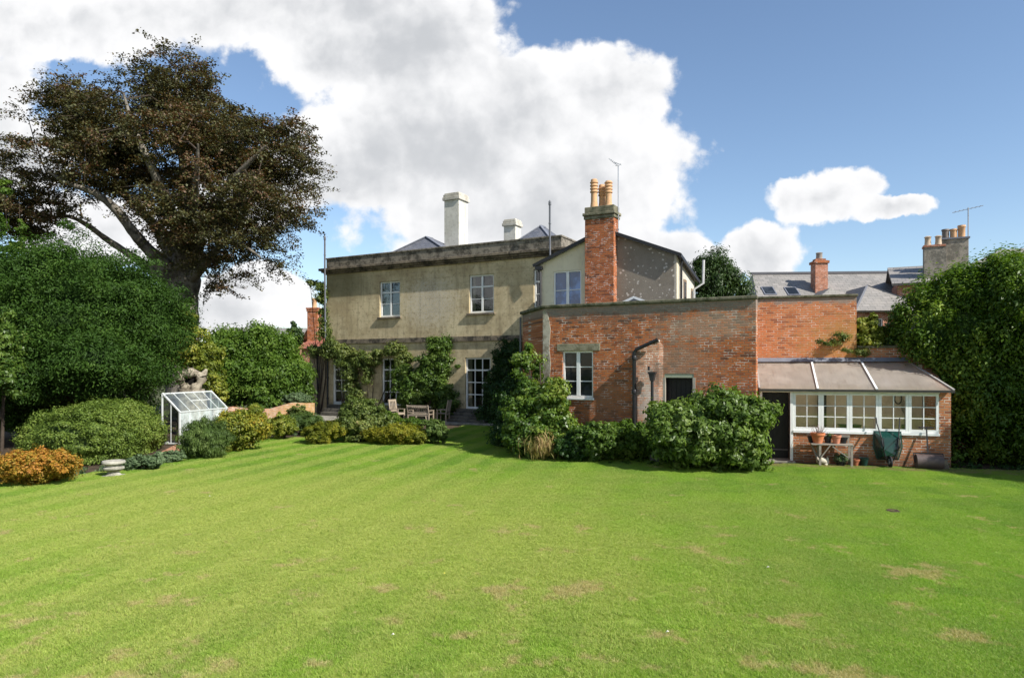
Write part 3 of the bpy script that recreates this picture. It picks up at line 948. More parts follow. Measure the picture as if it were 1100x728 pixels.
def build_grass():
    rng = np.random.default_rng(3)
    # one tussock of mown turf, 26 cm across
    nb = 900
    r = 0.17 * np.sqrt(rng.uniform(0, 1, nb)); a = rng.uniform(0, 6.283, nb)
    base = np.stack([r * np.cos(a), r * np.sin(a), np.full(nb, -0.004)], 1)
    h = rng.uniform(0.010, 0.032, (nb, 1))
    lean = rng.normal(size=(nb, 3)) * np.array([1, 1, 0]) * 0.62
    az = rng.uniform(0, 6.283, nb)
    w = np.stack([np.cos(az), np.sin(az), np.zeros(nb)], 1) * rng.uniform(0.0012, 0.0026, (nb, 1))
    tip = base + (np.array([0, 0, 1]) + lean) * h
    mid = base + (np.array([0, 0, 1]) + lean * 0.35) * h * 0.55
    V = np.stack([base - w, base + w, mid + w * 0.9, mid - w * 0.9, tip + w * 0.15, tip - w * 0.15], 1).reshape(-1, 3)
    i = np.arange(nb) * 6
    Q = np.concatenate([np.stack([i, i + 1, i + 2, i + 3], 1), np.stack([i + 3, i + 2, i + 4, i + 5], 1)])
    mat = lawn_mat('grass_blades', True)
    tuft = quads_object('grass', V, Q, mat, None, np.repeat(rng.uniform(0, 1, nb), 6))
    tuft.location = (0.0, 7.0, 0.0)
    tag(tuft, 'short tussock of mown grass blades in the lawn', 'grass', kind='stuff')
    # positions
    N = 60000
    gx, gy = np.meshgrid(np.arange(-27, 27, 0.155), np.arange(5.0, 34.5, 0.155))
    x = gx.ravel() + rng.uniform(-.06, .06, gx.size); y = gy.ravel() + rng.uniform(-.06, .06, gx.size)
    dens = np.full(len(x), 1.0)
    ok = (np.abs(x) < y * 0.80 + 5) & in_poly(x, y, LAWN) & (rng.uniform(0, 1, len(x)) < dens)
    # worn strip before the lean-to is thin on grass
    strip = (x > 6.8) & (y > 20.95 - 0.0 * x - 0.1 - 0.29 * (x - 6.8)) & (y < 30)
    ok &= ~(strip & (rng.uniform(0, 1, len(x)) < 0.7))
    x = x[ok][:N]; y = y[ok][:N]
    n = len(x)
    me = bpy.data.meshes.new('lawn_grass')
    me.vertices.add(n)
    me.vertices.foreach_set('co', np.stack([x, y, np.zeros(n)], 1).astype(np.float32).ravel())
    d = np.array([192, 733]) / np.hypot(192, 733)
    across = x * d[1] - y * d[0]
    sgn = np.sign(np.sin(across * math.pi / 0.55))
    tilt = 0.11 * sgn * (x < 3)
    R = np.stack([-tilt * d[1] + rng.normal(0, .025, n), tilt * d[0] + rng.normal(0, .025, n), rng.uniform(0, 6.28, n)], 1)
    at_r = me.attributes.new('rot', 'FLOAT_VECTOR', 'POINT'); at_r.data.foreach_set('vector', R.astype(np.float32).ravel())
    S = 0.82 + 0.36 * rng.uniform(0, 1, n)
    at_s = me.attributes.new('siz', 'FLOAT', 'POINT'); at_s.data.foreach_set('value', S.astype(np.float32))
    o = link(bpy.data.objects.new('lawn_grass', me))
    tag(o, 'mown green lawn grass with drier yellow drifts', 'grass', kind='stuff')
    me.materials.append(mat)
    ng = bpy.data.node_groups.new('scatter_tussocks', 'GeometryNodeTree')
    ng.interface.new_socket('Geometry', in_out='INPUT', socket_type='NodeSocketGeometry')
    ng.interface.new_socket('Geometry', in_out='OUTPUT', socket_type='NodeSocketGeometry')
    gi = ng.nodes.new('NodeGroupInput'); go = ng.nodes.new('NodeGroupOutput')
    inst = ng.nodes.new('GeometryNodeInstanceOnPoints')
    oi = ng.nodes.new('GeometryNodeObjectInfo'); oi.inputs['Object'].default_value = tuft
    na = ng.nodes.new('GeometryNodeInputNamedAttribute'); na.data_type = 'FLOAT_VECTOR'; na.inputs['Name'].default_value = 'rot'
    nb_ = ng.nodes.new('GeometryNodeInputNamedAttribute'); nb_.data_type = 'FLOAT'; nb_.inputs['Name'].default_value = 'siz'
    ng.links.new(gi.outputs[0], inst.inputs['Points'])
    ng.links.new(oi.outputs['Geometry'], inst.inputs['Instance'])
    ng.links.new(na.outputs['Attribute'], inst.inputs['Rotation'])
    ng.links.new(nb_.outputs['Attribute'], inst.inputs['Scale'])
    ng.links.new(inst.outputs[0], go.inputs[0])
    md = o.modifiers.new('tussocks', 'NODES'); md.node_group = ng


build_grass()


# ------------------------------------------------------------------ the stone house
SO = (2.364, 32.70)      # its right front corner


def stone_house():
    t = thing('stone_house', 'large ochre stone house with dark parapet and white casement windows behind climbing plants', 'house', (SO[0], SO[1], 0), -ROT)
    W, D, H = -14.9, 11.5, 8.3
    dr = [(-5.42, -3.92, 0.70, 3.33), (-10.85, -9.45, 0.75, 3.33), (-14.42, -13.22, 0.70, 3.33)]
    up = [(-11.0, -9.6, 5.60, 7.56), (-5.18, -3.72, 5.60, 7.56), (-1.48, -0.22, 5.70, 7.62)]
    f = MB().wall(W, 0, 0, H, 0, 0.4, [*dr, *up])
    f.box(W, W + 0.4, 0.4, D, 0, H).box(-0.4, 0, 0.4, D, 0, H).box(W + 0.4, -0.4, D - 0.4, D, 0, H)
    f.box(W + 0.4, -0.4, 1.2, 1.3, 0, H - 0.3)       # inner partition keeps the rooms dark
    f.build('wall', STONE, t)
    b = MB()
    b.box(W - 0.06, 0.06, -0.09, -0.002, 4.17, 4.42).box(W - 0.09, -15.05 + 0.05, 0, D, 4.17, 4.42)
    b.build('string_course', CORNICE, t, bevel=0.02)
    c = MB()
    for (p, z0, z1) in ((0.12, 8.20, 8.30), (0.22, 8.302, 8.40), (0.33, 8.402, 8.54)):
        c.box(W - p, p, -p, -0.0 + D + p, z0, z1)
    c.build('cornice', CORNICE, t, bevel=0.02)
    p = MB()
    z0, z1 = 8.542, 9.08
    p.box(W, 0, 0.0, 0.32, z0, z1).box(W, W + 0.32, 0.32, D, z0, z1).box(-0.32, 0, 0.32, D, z0, z1).box(W + 0.32, -0.32, D - 0.32, D, z0, z1)
    p.build('parapet', PARAPET, t)
    q = MB()
    q.box(W - 0.04, 0.04, -0.04, 0.36, z1 + 0.002, z1 + 0.09).box(W - 0.04, W + 0.36, 0.361, D + .04, z1 + 0.002, z1 + 0.09).box(-0.36, 0.04, 0.361, D + .04, z1 + 0.002, z1 + 0.09)
    q.build('coping', PARAPET, t, bevel=0.015)
    # hipped slate roofs behind the parapet
    def hip(cx, cy, hw, hd, zt, ridge=0.0, z0=8.6):
        m = MB()
        vs = [(cx - hw, cy - hd, z0), (cx + hw, cy - hd, z0), (cx + hw, cy + hd, z0), (cx - hw, cy + hd, z0), (cx, cy - ridge, zt), (cx, cy + ridge, zt)]
        m.add(vs, [(0, 1, 4), (1, 2, 5, 4), (2, 3, 5), (3, 0, 4, 5)])
        o = m.build('roof', SLATE_BLUE, t)
        h = MB()
        for i in (0, 1): h.bar(vs[i], Vector(vs[4]) + Vector((0, 0, 0.02)), 0.14, 0.06)
        h.bar(vs[2], vs[5], 0.14, 0.06).bar(vs[3], vs[5], 0.14, 0.06).bar(vs[4], vs[5], 0.16, 0.08)
        h.build('hip_tile', LEAD, o)
    for (px, py, Z, hw) in ((461, 255.5, 39.2, 3.2), (583, 243.5, 40.5, 2.9)):
        w = at(px, py, Z)
        x, y = loc_of(SO, w)
        hip(x, y, hw, min(hw, y - 0.45), w.z, 0.3)
    MB().box(W + 0.33, -0.33, 0.33, D - 0.33, 8.45, 8.58).build('roof_gutter', LEAD, t)
    # rendered chimneys
    for (px, py, Z, w_, d_) in ((490, 209, 39.5, 0.98, 0.98), (550.5, 236.5, 42.0, 0.80, 0.75)):
        w = at(px, py, Z)
        x, y = loc_of(SO, w)
        m = MB().box(x - w_ / 2, x + w_ / 2, y - d_ / 2, y + d_ / 2, 8.5, w.z - 0.12)
        o = m.build('chimney', CHIMWHITE, t)
        k = MB().box(x - w_ / 2 - 0.09, x + w_ / 2 + 0.09, y - d_ / 2 - 0.09, y + d_ / 2 + 0.09, w.z - 0.42, w.z - 0.24)
        k.box(x - w_ / 2 - 0.05, x + w_ / 2 + 0.05, y - d_ / 2 - 0.05, y + d_ / 2 + 0.05, w.z - 0.238, w.z - 0.08)
        k.box(x - w_ / 2 - 0.0, x + w_ / 2 + 0.0, y - d_ / 2 - 0.0, y + d_ / 2 + 0.0, w.z - 0.078, w.z)
        k.build('chimney_cap', stone_render('stained_render', (0.46, 0.43, 0.36), (0.56, 0.53, 0.46), (0.20, 0.18, 0.14), patch=False), o, bevel=0.02)
    # upper windows: pair of top lights over casements
    for (a, b_, c_, d_) in up:
        window(t, a, b_, c_, d_, 0.10, 2, (0.85, 1, 1), 0, ROOMGLASS, 0.085, 0.03, 0.10, (0.10, 0.11, 0.10, SILLSTONE))
    window(t, *dr[0], 0.10, 3, (0.9, 1, 1, 1), 0, ROOMGLASS, 0.085, 0.045, name='french_window')
    window(t, *dr[1], 0.10, 3, (0.9, 1, 1, 1), 0, ROOMGLASS, 0.085, 0.045, name='french_window')
    o = window(t, *dr[2], 0.06, 2, (0.8, 1, 1, 1), 0, ROOMGLASS, 0.14, 0.05, name='french_window')
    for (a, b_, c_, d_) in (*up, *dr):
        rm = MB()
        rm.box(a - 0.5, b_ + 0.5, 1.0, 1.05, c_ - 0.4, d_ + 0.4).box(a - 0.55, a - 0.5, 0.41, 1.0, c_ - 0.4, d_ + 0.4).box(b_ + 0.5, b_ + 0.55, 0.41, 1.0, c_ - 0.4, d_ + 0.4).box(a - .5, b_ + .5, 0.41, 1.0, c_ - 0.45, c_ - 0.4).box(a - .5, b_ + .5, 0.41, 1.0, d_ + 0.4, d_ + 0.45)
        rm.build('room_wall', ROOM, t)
    def curtain(x0, x1, z0, z1):
        n = 14
        vs = []; fs = []
        for i in range(n + 1):
            x = x0 + (x1 - x0) * i / n; y = 0.24 + 0.025 * math.sin(i * 1.9)
            vs += [(x, y, z0), (x, y, z1), (x, y + 0.01, z0), (x, y + 0.01, z1)]
        for i in range(n):
            q = i * 4
            fs += [(q, q + 4, q + 5, q + 1), (q + 2, q + 3, q + 7, q + 6)]
        MB().add(vs, fs).build('curtain', CURTAIN, t, True)
    curtain(-10.98, -10.55, 5.62, 7.5); curtain(-5.12, -4.95, 5.62, 7.5); curtain(-3.92, -3.76, 5.62, 7.5)
    curtain(-9.68, -9.48, 0.8, 3.3); curtain(-5.38, -5.15, 0.75, 3.3)
    s = MB()
    for k in range(4):
        s.box(-5.75, -3.55, -0.30 * (4 - k) - 0.02, -0.002, 0.10 + 0.15 * k, 0.10 + 0.15 * (k + 1) - 0.002)
    s.build('steps', STEPSTONE, t, bevel=0.01)
    for i in (1, 2):
        s2 = MB()
        for k in range(3):
            s2.box(dr[i][0] - 0.15, dr[i][1] + 0.15, -0.28 * (3 - k), -0.002, 0.10 + 0.2 * k, 0.298 + 0.2 * k)
        s2.build('steps', STEPSTONE, t, bevel=0.01)
    # soil vent pipes rising past the parapet and the downpipe by the left door
    for x, top in ((W + 0.25, 10.15), (-0.42, 10.55)):
        m = MB().tube([(x, -0.36, 4.4 if x < -5 else 7.9), (x, -0.40, 8.6), (x, -0.40, top)], 0.05, 10)
        m.lathe([(0.065, 0), (0.075, 0.05), (0.06, 0.10), (0.075, 0.14), (0.02, 0.24)], (x, -0.40, top), 10)
        m.lathe([(0.062, 0), (0.066, 0.03), (0.062, 0.06)], (x, -0.40, top - 0.9), 10)
        m.build('vent_pipe', GREYPIPE, t, True)
    m = MB().tube([(-14.72, -0.10, 0.1), (-14.72, -0.10, 4.1), (-14.80, -0.12, 4.3)], 0.055, 10)
    for z in (1.0, 2.2, 3.4): m.lathe([(0.07, 0), (0.07, 0.08)], (-14.72, -0.10, z), 10)
    m.build('drainpipe', BLACK, t, True)
    return t


stone_house()


def side_annexe():
    t = thing('stone_annexe', 'narrow low stone annexe with black downpipe at the far left end of the ochre house', 'outbuilding', world_of(SO, (-14.95, 0)), -ROT)
    m = MB().wall(-1.3, -0.0, 0, 3.95, 0.02, 0.3)
    m.box(-1.3, -1.0, 0.3, 5, 0, 3.95).box(-1.0, -0.02, 4.7, 5, 0, 3.95)
    m.build('wall', stone_render('outbuilding_stone', (0.32, 0.26, 0.17), (0.42, 0.35, 0.24), (0.16, 0.13, 0.09), patch=False), t)
    MB().box(-1.42, -0.01, -0.10, 5.1, 3.951, 4.06).build('roof', LEAD, t)
    MB().tube([(-0.55, -0.10, 0.1), (-0.55, -0.10, 3.6), (-0.55, -0.30, 3.85)], 0.05, 8).build('drainpipe', BLACK, t, True)
    # sunlit tiled house further away
    g = at(334, 400, 60); g.z = 0
    t = thing('cottage', 'distant brick cottage with sunlit red tiled roof and tall chimney left of the ochre house', 'house', g, -12)
    MB().box(-0.9, 7, 0, 6, 0, 4.55).build('wall', BRICK_FAR, t)
    e = 4.5
    v = [(-1.2, -0.3, e), (7.3, -0.3, e), (7.3, 3, 7.3), (1.1, 3, 7.3), (-1.2, 6.3, e), (7.3, 6.3, e)]
    MB().slab([v[0], v[1], v[2], v[3]], 0.14).slab([v[0], v[3], v[4]], 0.14).slab([v[4], v[3], v[2], v[5]], 0.14).build('roof', TILE_RED, t)
    o = MB().box(-0.63, 0.35, 0.5, 1.3, 4.0, 8.0).build('chimney', BRICK_STACK, t)
    MB().box(-0.72, 0.44, 0.41, 1.39, 8.002, 8.14).box(-0.68, 0.40, 0.45, 1.35, 7.8, 8.0).build('chimney_cap', BRICK_STACK, o)
    MB().lathe([(0.24, 0), (0.20, 0.15), (0.19, 0.65), (0.25, 0.72), (0.25, 0.80), (0.17, 0.86)], (-0.14, 0.9, 8.14), 12).build('chimney_pot', POTCLAY, o, True)


side_annexe()


# ------------------------------------------------------------------ cream rendered wing with the brick stack
WO = (1.228, 30.0)


def cream_wing():
    t = thing('rendered_wing', 'cream rendered gabled wing with tall red brick chimney above the garden wall', 'house', (WO[0], WO[1], 0), -ROT)
    hole = (0.66, 1.95, 5.35, 6.98)
    xr, ze, za, xa = 6.05, 7.35, 8.52, 3.02
    m = MB().wall(0, xr, 0, 7.30, 0, 0.3, [hole])
    m.prism([(0.001, 7.301), (xr, 7.301), (xr, ze), (xa, za), (0.001, ze)], 0.0, 0.3, 'y')
    m.box(0, 0.3, 0.301, 2.9, 0, ze)
    m.build('wall', CREAM, t)
    # right half of the gable: dark roughcast spattered with pale patches
    rm, q = M('grey_roughcast')
    o_, uv = uv_wall(q)
    n1 = q.noise(uv, 30, 4, 0.8)
    sp = q.n('ShaderNodeTexVoronoi'); q.set(sp.inputs['Vector'], q.v('ADD', uv, q.v('SCALE', q.noise(uv, 9, 3, color=True), 0.12))); sp.inputs['Scale'].default_value = 5.2
    pl = q.noise(uv, 0.9, 4, 0.6)
    spot = q.m('MULTIPLY', q.rng(sp.outputs['Distance'], 0.26, 0.16), q.rng(q.m('MULTIPLY_ADD', o_[0], 0.03, pl), 0.50, 0.62))
    col = q.mix(q.rng(q.noise(uv, 0.7, 5, 0.7), 0.35, 0.65), (0.205, 0.178, 0.138), (0.265, 0.235, 0.188))
    col = q.mix(q.rng(n1, 0.4, 0.7, 0, 0.5), col, (0.14, 0.11, 0.09))
    # soot run down beside the stack and under the verge
    so = q.m('MULTIPLY_ADD', q.m('SUBTRACT', q.noise(uv, 1.8, 6, 0.7), 0.5), 0.5, q.m('SUBTRACT', o_[2], q.m('MULTIPLY_ADD', o_[0], -0.39, 8.55)))
    col = q.mix(spot, col, (0.50, 0.46, 0.40))
    col = q.mix(q.rng(uv.node.inputs[0].links[0].from_socket if uv.node.inputs[0].links else o_[0], 5.88, 5.95, 0, 0.8), col, (0.47, 0.43, 0.36))
    finish(q, col, 0.95, 0.1, n1, 0.8, 0.03)
    MB().prism([(3.56, 0), (xr - 0.02, 0), (xr - 0.02, 7.33), (3.56, za - 0.22)], -0.035, -0.002, 'y').build('roughcast_panel', rm, t)
    # right-hand return with its eaves falling away
    s = MB().prism([(0.301, 0), (3.0, 0), (3.0, 6.62), (0.301, 7.25)], xr - 0.3, xr, 'x')
    s.build('side_wall', stone_render('pale_render', (0.50, 0.46, 0.38), (0.60, 0.56, 0.47), (0.34, 0.30, 0.24), patch=False), t)
    o = window(t, hole[0], hole[1], hole[2], hole[3], 0.05, 2, (1.05, 1), None, GLASS_SKY, 0.06, 0.03, 0.13, (0.05, 0.06, 0.05, WHITE))
    w2 = MB().box(xr - 0.05, xr + 0.02, 1.0, 1.5, 5.1, 6.45).build('window', plain('brown_frame', (0.20, 0.14, 0.09)), t)
    MB().box(xr - 0.04, xr + 0.024, 1.07, 1.43, 5.2, 6.35).build('pane', GLASS, w2)
    w2 = MB().box(xr - 0.05, xr + 0.02, 2.3, 2.62, 5.1, 6.2).build('window', plain('brown_frame_narrow', (0.24, 0.18, 0.12)), t)
    MB().box(xr - 0.04, xr + 0.024, 2.34, 2.58, 5.2, 6.1).build('pane', GLASS, w2)
    # roof
    r = MB()
    th = 0.10
    r.slab([(-0.22, -0.18, 7.33), (xa, -0.18, za + 0.10), (xa, 8.0, za + 0.10), (-0.22, 8.0, 7.33)], th)
    r.slab([(xa + 0.001, -0.18, za + 0.10), (xr + 0.16, -0.18, 7.33), (xr + 0.16, 3.15, 6.60), (xa + 0.001, 8.0, za + 0.10)], th)
    r.build('roof', SLATE, t)
    v = MB()
    v.bar((-0.24, -0.20, 7.27), (xa, -0.20, za + 0.045), 0.05, 0.13).bar((xa, -0.20, za + 0.045), (xr + 0.17, -0.20, 7.27), 0.05, 0.13)
    v.bar((xr + 0.18, -0.15, 7.26), (xr + 0.18, 3.15, 6.54), 0.05, 0.14)
    v.build('bargeboard', BLACK, t)
    g = MB().tube([(0.07, -0.09, 4.6), (0.07, -0.09, 6.95), (-0.06, -0.13, 7.12)], 0.045, 8)
    g.box(-0.14, 0.16, -0.22, -0.04, 7.08, 7.24)
    g.build('drainpipe', BLACK, t, True)
    g = MB().tube([(xr - 0.03 + 0.12, 0.30, 4.6), (xr + 0.09, 0.30, 6.95), (xr + 0.16, 0.30, 7.16)], 0.05, 8)
    g.build('drainpipe', BLACK, t, True)
    g = MB().tube([(xr + 0.03, 2.75, 5.1), (xr + 0.03, 2.75, 6.2), (xr + 0.40, 2.85, 6.45), (xr + 0.42, 2.85, 7.45)], 0.055, 10)
    g.build('flue_pipe', plain('dull_white_pipe', (0.5, 0.5, 0.49), 0.5), t, True)
    # brick stack
    x0, x1, y0, y1 = 2.29, 3.55, -0.42, 0.22
    k = MB().box(x0, x1, y0, y1, 0, 9.12).build('chimney', BRICK_STACK, t)
    c = MB().box(x0 - 0.05, x1 + 0.05, y0 - 0.05, y1 + 0.05, 8.98, 9.10)
    c.box(x0 - 0.09, x1 + 0.09, y0 - 0.09, y1 + 0.09, 9.121, 9.25).box(x0 - 0.02, x1 + 0.02, y0 - 0.02, y1 + 0.02, 9.252, 9.50)
    c.build('chimney_cap', lichen_stone('cap_stone', (0.22, 0.20, 0.14), (0.10, 0.10, 0.065), (0.32, 0.30, 0.23)), k, bevel=0.03)
    for (x, y, h) in ((2.62, -0.22, 1.18), (2.86, 0.10, 1.0), (3.22, -0.12, 1.06)):
        pr = [(0.165, 0), (0.135, 0.25), (0.13, h * 0.52)]
        z = h * 0.52
        while z < h - 0.1:
            pr += [(0.135, z), (0.17, z + 0.02), (0.17, z + 0.06), (0.14, z + 0.08)]
            z += 0.13
        pr += [(0.14, h - 0.03), (0.12, h), (0.09, h)]
        MB().lathe(pr, (x, y, 9.50), 16).build('chimney_pot', POTCLAY, k, True)
    a = MB().tube([(x1 + 0.07, -0.05, 8.3), (x1 + 0.07, -0.05, 11.15)], 0.022, 8)
    for z in (8.5, 9.0): a.box(x1 + 0.001, x1 + 0.10, -0.08, -0.02, z, z + 0.05)
    top = Vector((x1 + 0.07, -0.05, 11.12))
    a.bar(top + Vector((0.02, 0, 0.0)), top + Vector((-0.34, -0.20, 0.34)), 0.03)
    for q_ in (-0.07, 0.0, 0.07):
        a.bar(top + Vector((-0.16 + q_, -0.16, 0.02)), top + Vector((0.10 + q_, 0.10, 0.14 + q_)), 0.012)
        a.bar(top + Vector((-0.16, q_, 0.20)), top + Vector((0.12, q_, 0.06)), 0.012)
    for q_ in range(6):
        p = top + Vector((-0.05 * q_, -0.03 * q_, 0.05 * q_ + 0.02))
        a.bar(p + Vector((0.06, -0.10, 0)), p + Vector((-0.06, 0.10, 0)), 0.01)
    a.build('aerial', plain('aluminium', (0.45, 0.46, 0.48), 0.4, 0.5, metal=0.6), t)
    return t


cream_wing()

# ------------------------------------------------------------------ old brick block
BO = (1.07, 23.05)


def brick_block():
    t = thing('brick_outbuilding', 'single storey red brick building with white casement, dark arched doorway and cast iron pipes', 'building', (BO[0], BO[1], 0), -ROT)
    H = 4.80
    xr = 6.82
    win = (0.69, 1.78, 1.82, 3.36)
    door = (4.13, 5.03, 0.40, 2.62)
    m = MB().wall(0.0, xr, 0, H, 0, 0.34, [win, door])
    m.build('wall', BRICK_MAIN, t)
    # chamfered left corner, returns
    R = loc_of(BO, (8.12, 22.75))
    def seg(a, b, th=0.3):
        m = MB()
        a = Vector((*a, 0)); b = Vector((*b, 0)); d = (b - a).normalized(); nn = Vector((-d.y, d.x, 0)) * th
        m.prism([(a.x, a.y), (b.x, b.y), (b.x + nn.x, b.y + nn.y), (a.x + nn.x, a.y + nn.y)], 0, H)
        m.build('side_wall', BRICK_MAIN, t)
    seg((-1.84, 2.02), (-0.003, 0.004))
    seg((-1.84, 6.15), (-1.84, 2.025))
    m = MB()
    m.prism([(xr + 0.001, 0.345), (R[0], R[1]), (R[0] - 0.35, R[1]), (xr - 0.30, 0.345)], 0, H)
    m.add([(xr + 0.001, 0.003, 0), (xr + 0.001, 0.345, 0), (xr + 0.001, 0.345, H), (xr + 0.001, 0.003, H)], [(0, 1, 2, 3)])
    m.build('side_wall', BRICK_MAIN, t)
    c = MB()
    cop = [(-1.95, 6.1), (-1.92, 1.94), (-0.06, -0.07), (xr + 0.06, -0.07), (R[0] + 0.07, R[1]), (R[0] - 0.4, R[1] + 0.1), (xr - 0.28, 0.38), (0.08, 0.38), (-1.50, 2.12), (-1.48, 6.1)]
    c.prism(cop, H + 0.001, H + 0.11)
    c.build('coping', lichen_stone('mossy_coping', (0.15, 0.14, 0.10), (0.055, 0.06, 0.035), (0.26, 0.24, 0.18), 1.5), t, bevel=0.03)
    MB().prism([(-1.5, 2.2), (0.1, 0.35), (xr - 0.2, 0.35), (R[0] - 0.4, R[1]), (R[0] - 1.2, 6.1), (-1.5, 6.1)], 4.15, 4.25).build('roof', LEAD, t)
    # roof light just showing over the coping
    y = 2.2
    o = MB().prism([(1.75, 4.26), (3.15, 4.26), (3.15, 4.95), (2.45, 5.22), (1.75, 4.95)], y, y + 1.6, 'y').build('roof_light', LEAD, t)
    MB().bar((1.72, y - 0.02, 4.96), (2.45, y - 0.02, 5.26), 0.05, 0.08).bar((2.45, y - 0.02, 5.26), (3.18, y - 0.02, 4.96), 0.05, 0.08).build('rim', WHITE, o)
    # window with stone head
    window(t, *win, 0.06, 2, (1, 1, 1), None, GLASS, 0.06, 0.028, 0.12, (0.04, 0.05, 0.07, WHITE))
    MB().box(0.50, 2.02, -0.025, 0.2, 3.362, 3.60).build('lintel', lichen_stone('green_lintel', (0.26, 0.24, 0.17), (0.15, 0.14, 0.09), (0.36, 0.33, 0.26)), t, bevel=0.01)
    # rendered corner strip
    MB().prism([(-0.02, 0.3), (0.22, 0.3), (0.25, 1.4), (0.20, 2.2), (0.27, 2.9), (0.21, 3.5), (0.26, 4.1), (0.17, 4.55), (0.05, 4.78), (-0.02, 4.7)], -0.022, -0.001, 'y').build('corner_render', lichen_stone('peeling_render', (0.40, 0.37, 0.30), (0.22, 0.19, 0.14), (0.52, 0.49, 0.42), 1.6), t)
    MB().tube([(-1.90, 1.98, 0.2), (-1.90, 1.98, 4.7)], 0.04, 8).build('drainpipe', GREYPIPE, t, True)
    # thickened masonry round the doorway, sloping shoulder under the cast iron pipe
    zt = [(3.30, 0.0), (3.30, 3.32), (3.55, 3.44), (3.98, 3.58), (4.35, 3.50), (4.80, 3.30), (5.15, 2.95), (5.35, 2.55), (5.42, 0.0)]
    bt = MB()
    a = door[0]; b = door[1]
    arch = [(b - (b - a) * i / 8, 2.62 + 0.10 * math.sin(math.pi * i / 8)) for i in range(9)]
    tp = [(3.30, 3.32), (3.55, 3.44), (3.98, 3.60), (4.09, 3.50)]
    xs_ = [3.30, 3.55, 3.98, 4.09]
    yf = [-0.27, -0.22, -0.10, -0.012]
    vs = []
    for (x, y, tz) in zip(xs_, yf, [q[1] for q in tp]):
        vs += [(x, y, 0), (x, y, tz), (x, -0.001, 0), (x, -0.001, tz)]
    fs = [(0, 1, 3, 2)]
    for i in range(3):
        o4 = i * 4
        fs += [(o4, o4 + 4, o4 + 5, o4 + 1), (o4 + 1, o4 + 5, o4 + 7, o4 + 3)]
    fs.append((12, 14, 15, 13))
    bt.add(vs, fs)
    bt.build('buttress', brick_mat('limewashed_brick', (0.36, 0.16, 0.09), (0.40, 0.22, 0.14), (0.16, 0.09, 0.06), (0.38, 0.31, 0.24), pale=0.8, stain=0.6,
             spots=[(3.5, 1.6, 0.4, 1.2, (0.38, 0.36, 0.32), 0.6), (3.9, 2.6, 0.35, 0.45, (0.10, 0.08, 0.06), 0.6)]), t)
    MB().bar((3.28, -0.10, 3.35), (3.99, -0.06, 3.64), 0.16, 0.05).build('flashing', plain('pale_mortar', (0.50, 0.47, 0.42), 0.9), t)
    d = MB().box(a + 0.002, b - 0.002, 0.25, 0.30, door[2], 2.50)
    for i in range(6): d.box(a + 0.03 + i * 0.145, a + 0.16 + i * 0.145, 0.235, 0.25, door[2] + 0.1, 2.42)
    o = d.build('door', DARKDOOR, t)
    MB().lathe([(0.03, 0), (0.035, 0.02), (0.02, 0.05)], (a + 0.12, 0.22, 1.5), 10).build('handle', BLACK, o, True)
    MB().prism([(a, 2.50), (b, 2.50)] + [(x, z - 0.004) for x, z in arch], 0.01, 0.05, 'y').build('door_head', plain('sage_paint', (0.33, 0.36, 0.26), 0.7), t)
    MB().box(a - 0.05, a + 0.03, -0.02, 0.06, door[2], 2.50).box(b - 0.03, b + 0.05, -0.02, 0.06, door[2], 2.50).build('door_frame', plain('old_frame', (0.36, 0.33, 0.27), 0.8), t)
    MB().box(a - 0.2, b + 0.2, -0.9, 0.02, 0, 0.2).box(a - 0.1, b + 0.1, -0.5, 0.02, 0.2, 0.4).build('steps', STEPSTONE, t, bevel=0.01)
    p = MB().tube([(3.28, -0.36, 0.05), (3.28, -0.36, 3.28), (3.36, -0.36, 3.38), (4.02, -0.34, 3.66)], 0.058, 12)
    for z in (0.9, 2.0, 3.05): p.lathe([(0.075, 0), (0.08, 0.02), (0.08, 0.10), (0.07, 0.12)], (3.28, -0.36, z), 12)
    p.box(3.22, 3.34, -0.33, -0.262, 1.02, 1.06).box(3.22, 3.34, -0.33, -0.262, 2.12, 2.16)
    p.build('drainpipe', BLACK, t, True)
    p = MB().tube([(3.86, -0.40, 0.05), (3.86, -0.40, 2.42)], 0.045, 10)
    p.prism([(3.765, 2.62), (3.81, 2.40), (3.91, 2.40), (3.955, 2.62)], -0.48, -0.32, 'y').box(3.745, 3.975, -0.50, -0.30, 2.62, 2.68)
    p.tube([(3.74, -0.36, 2.85), (3.74, -0.36, 2.72)], 0.035, 8)
    p.build('hopper_pipe', BLACK, t, True)
    # spiked finial of iron at the end of the lean-to roof
    return t


brick_block()

# ------------------------------------------------------------------ garden wall and lean-to
LR = 17.0
LO = (7.43, 20.55)
lc, ls = math.cos(math.radians(LR)), math.sin(math.radians(LR))


def lean_world(x, y, z=0.0):
    return Vector((LO[0] + x * lc + y * ls, LO[1] - x * ls + y * lc, z))


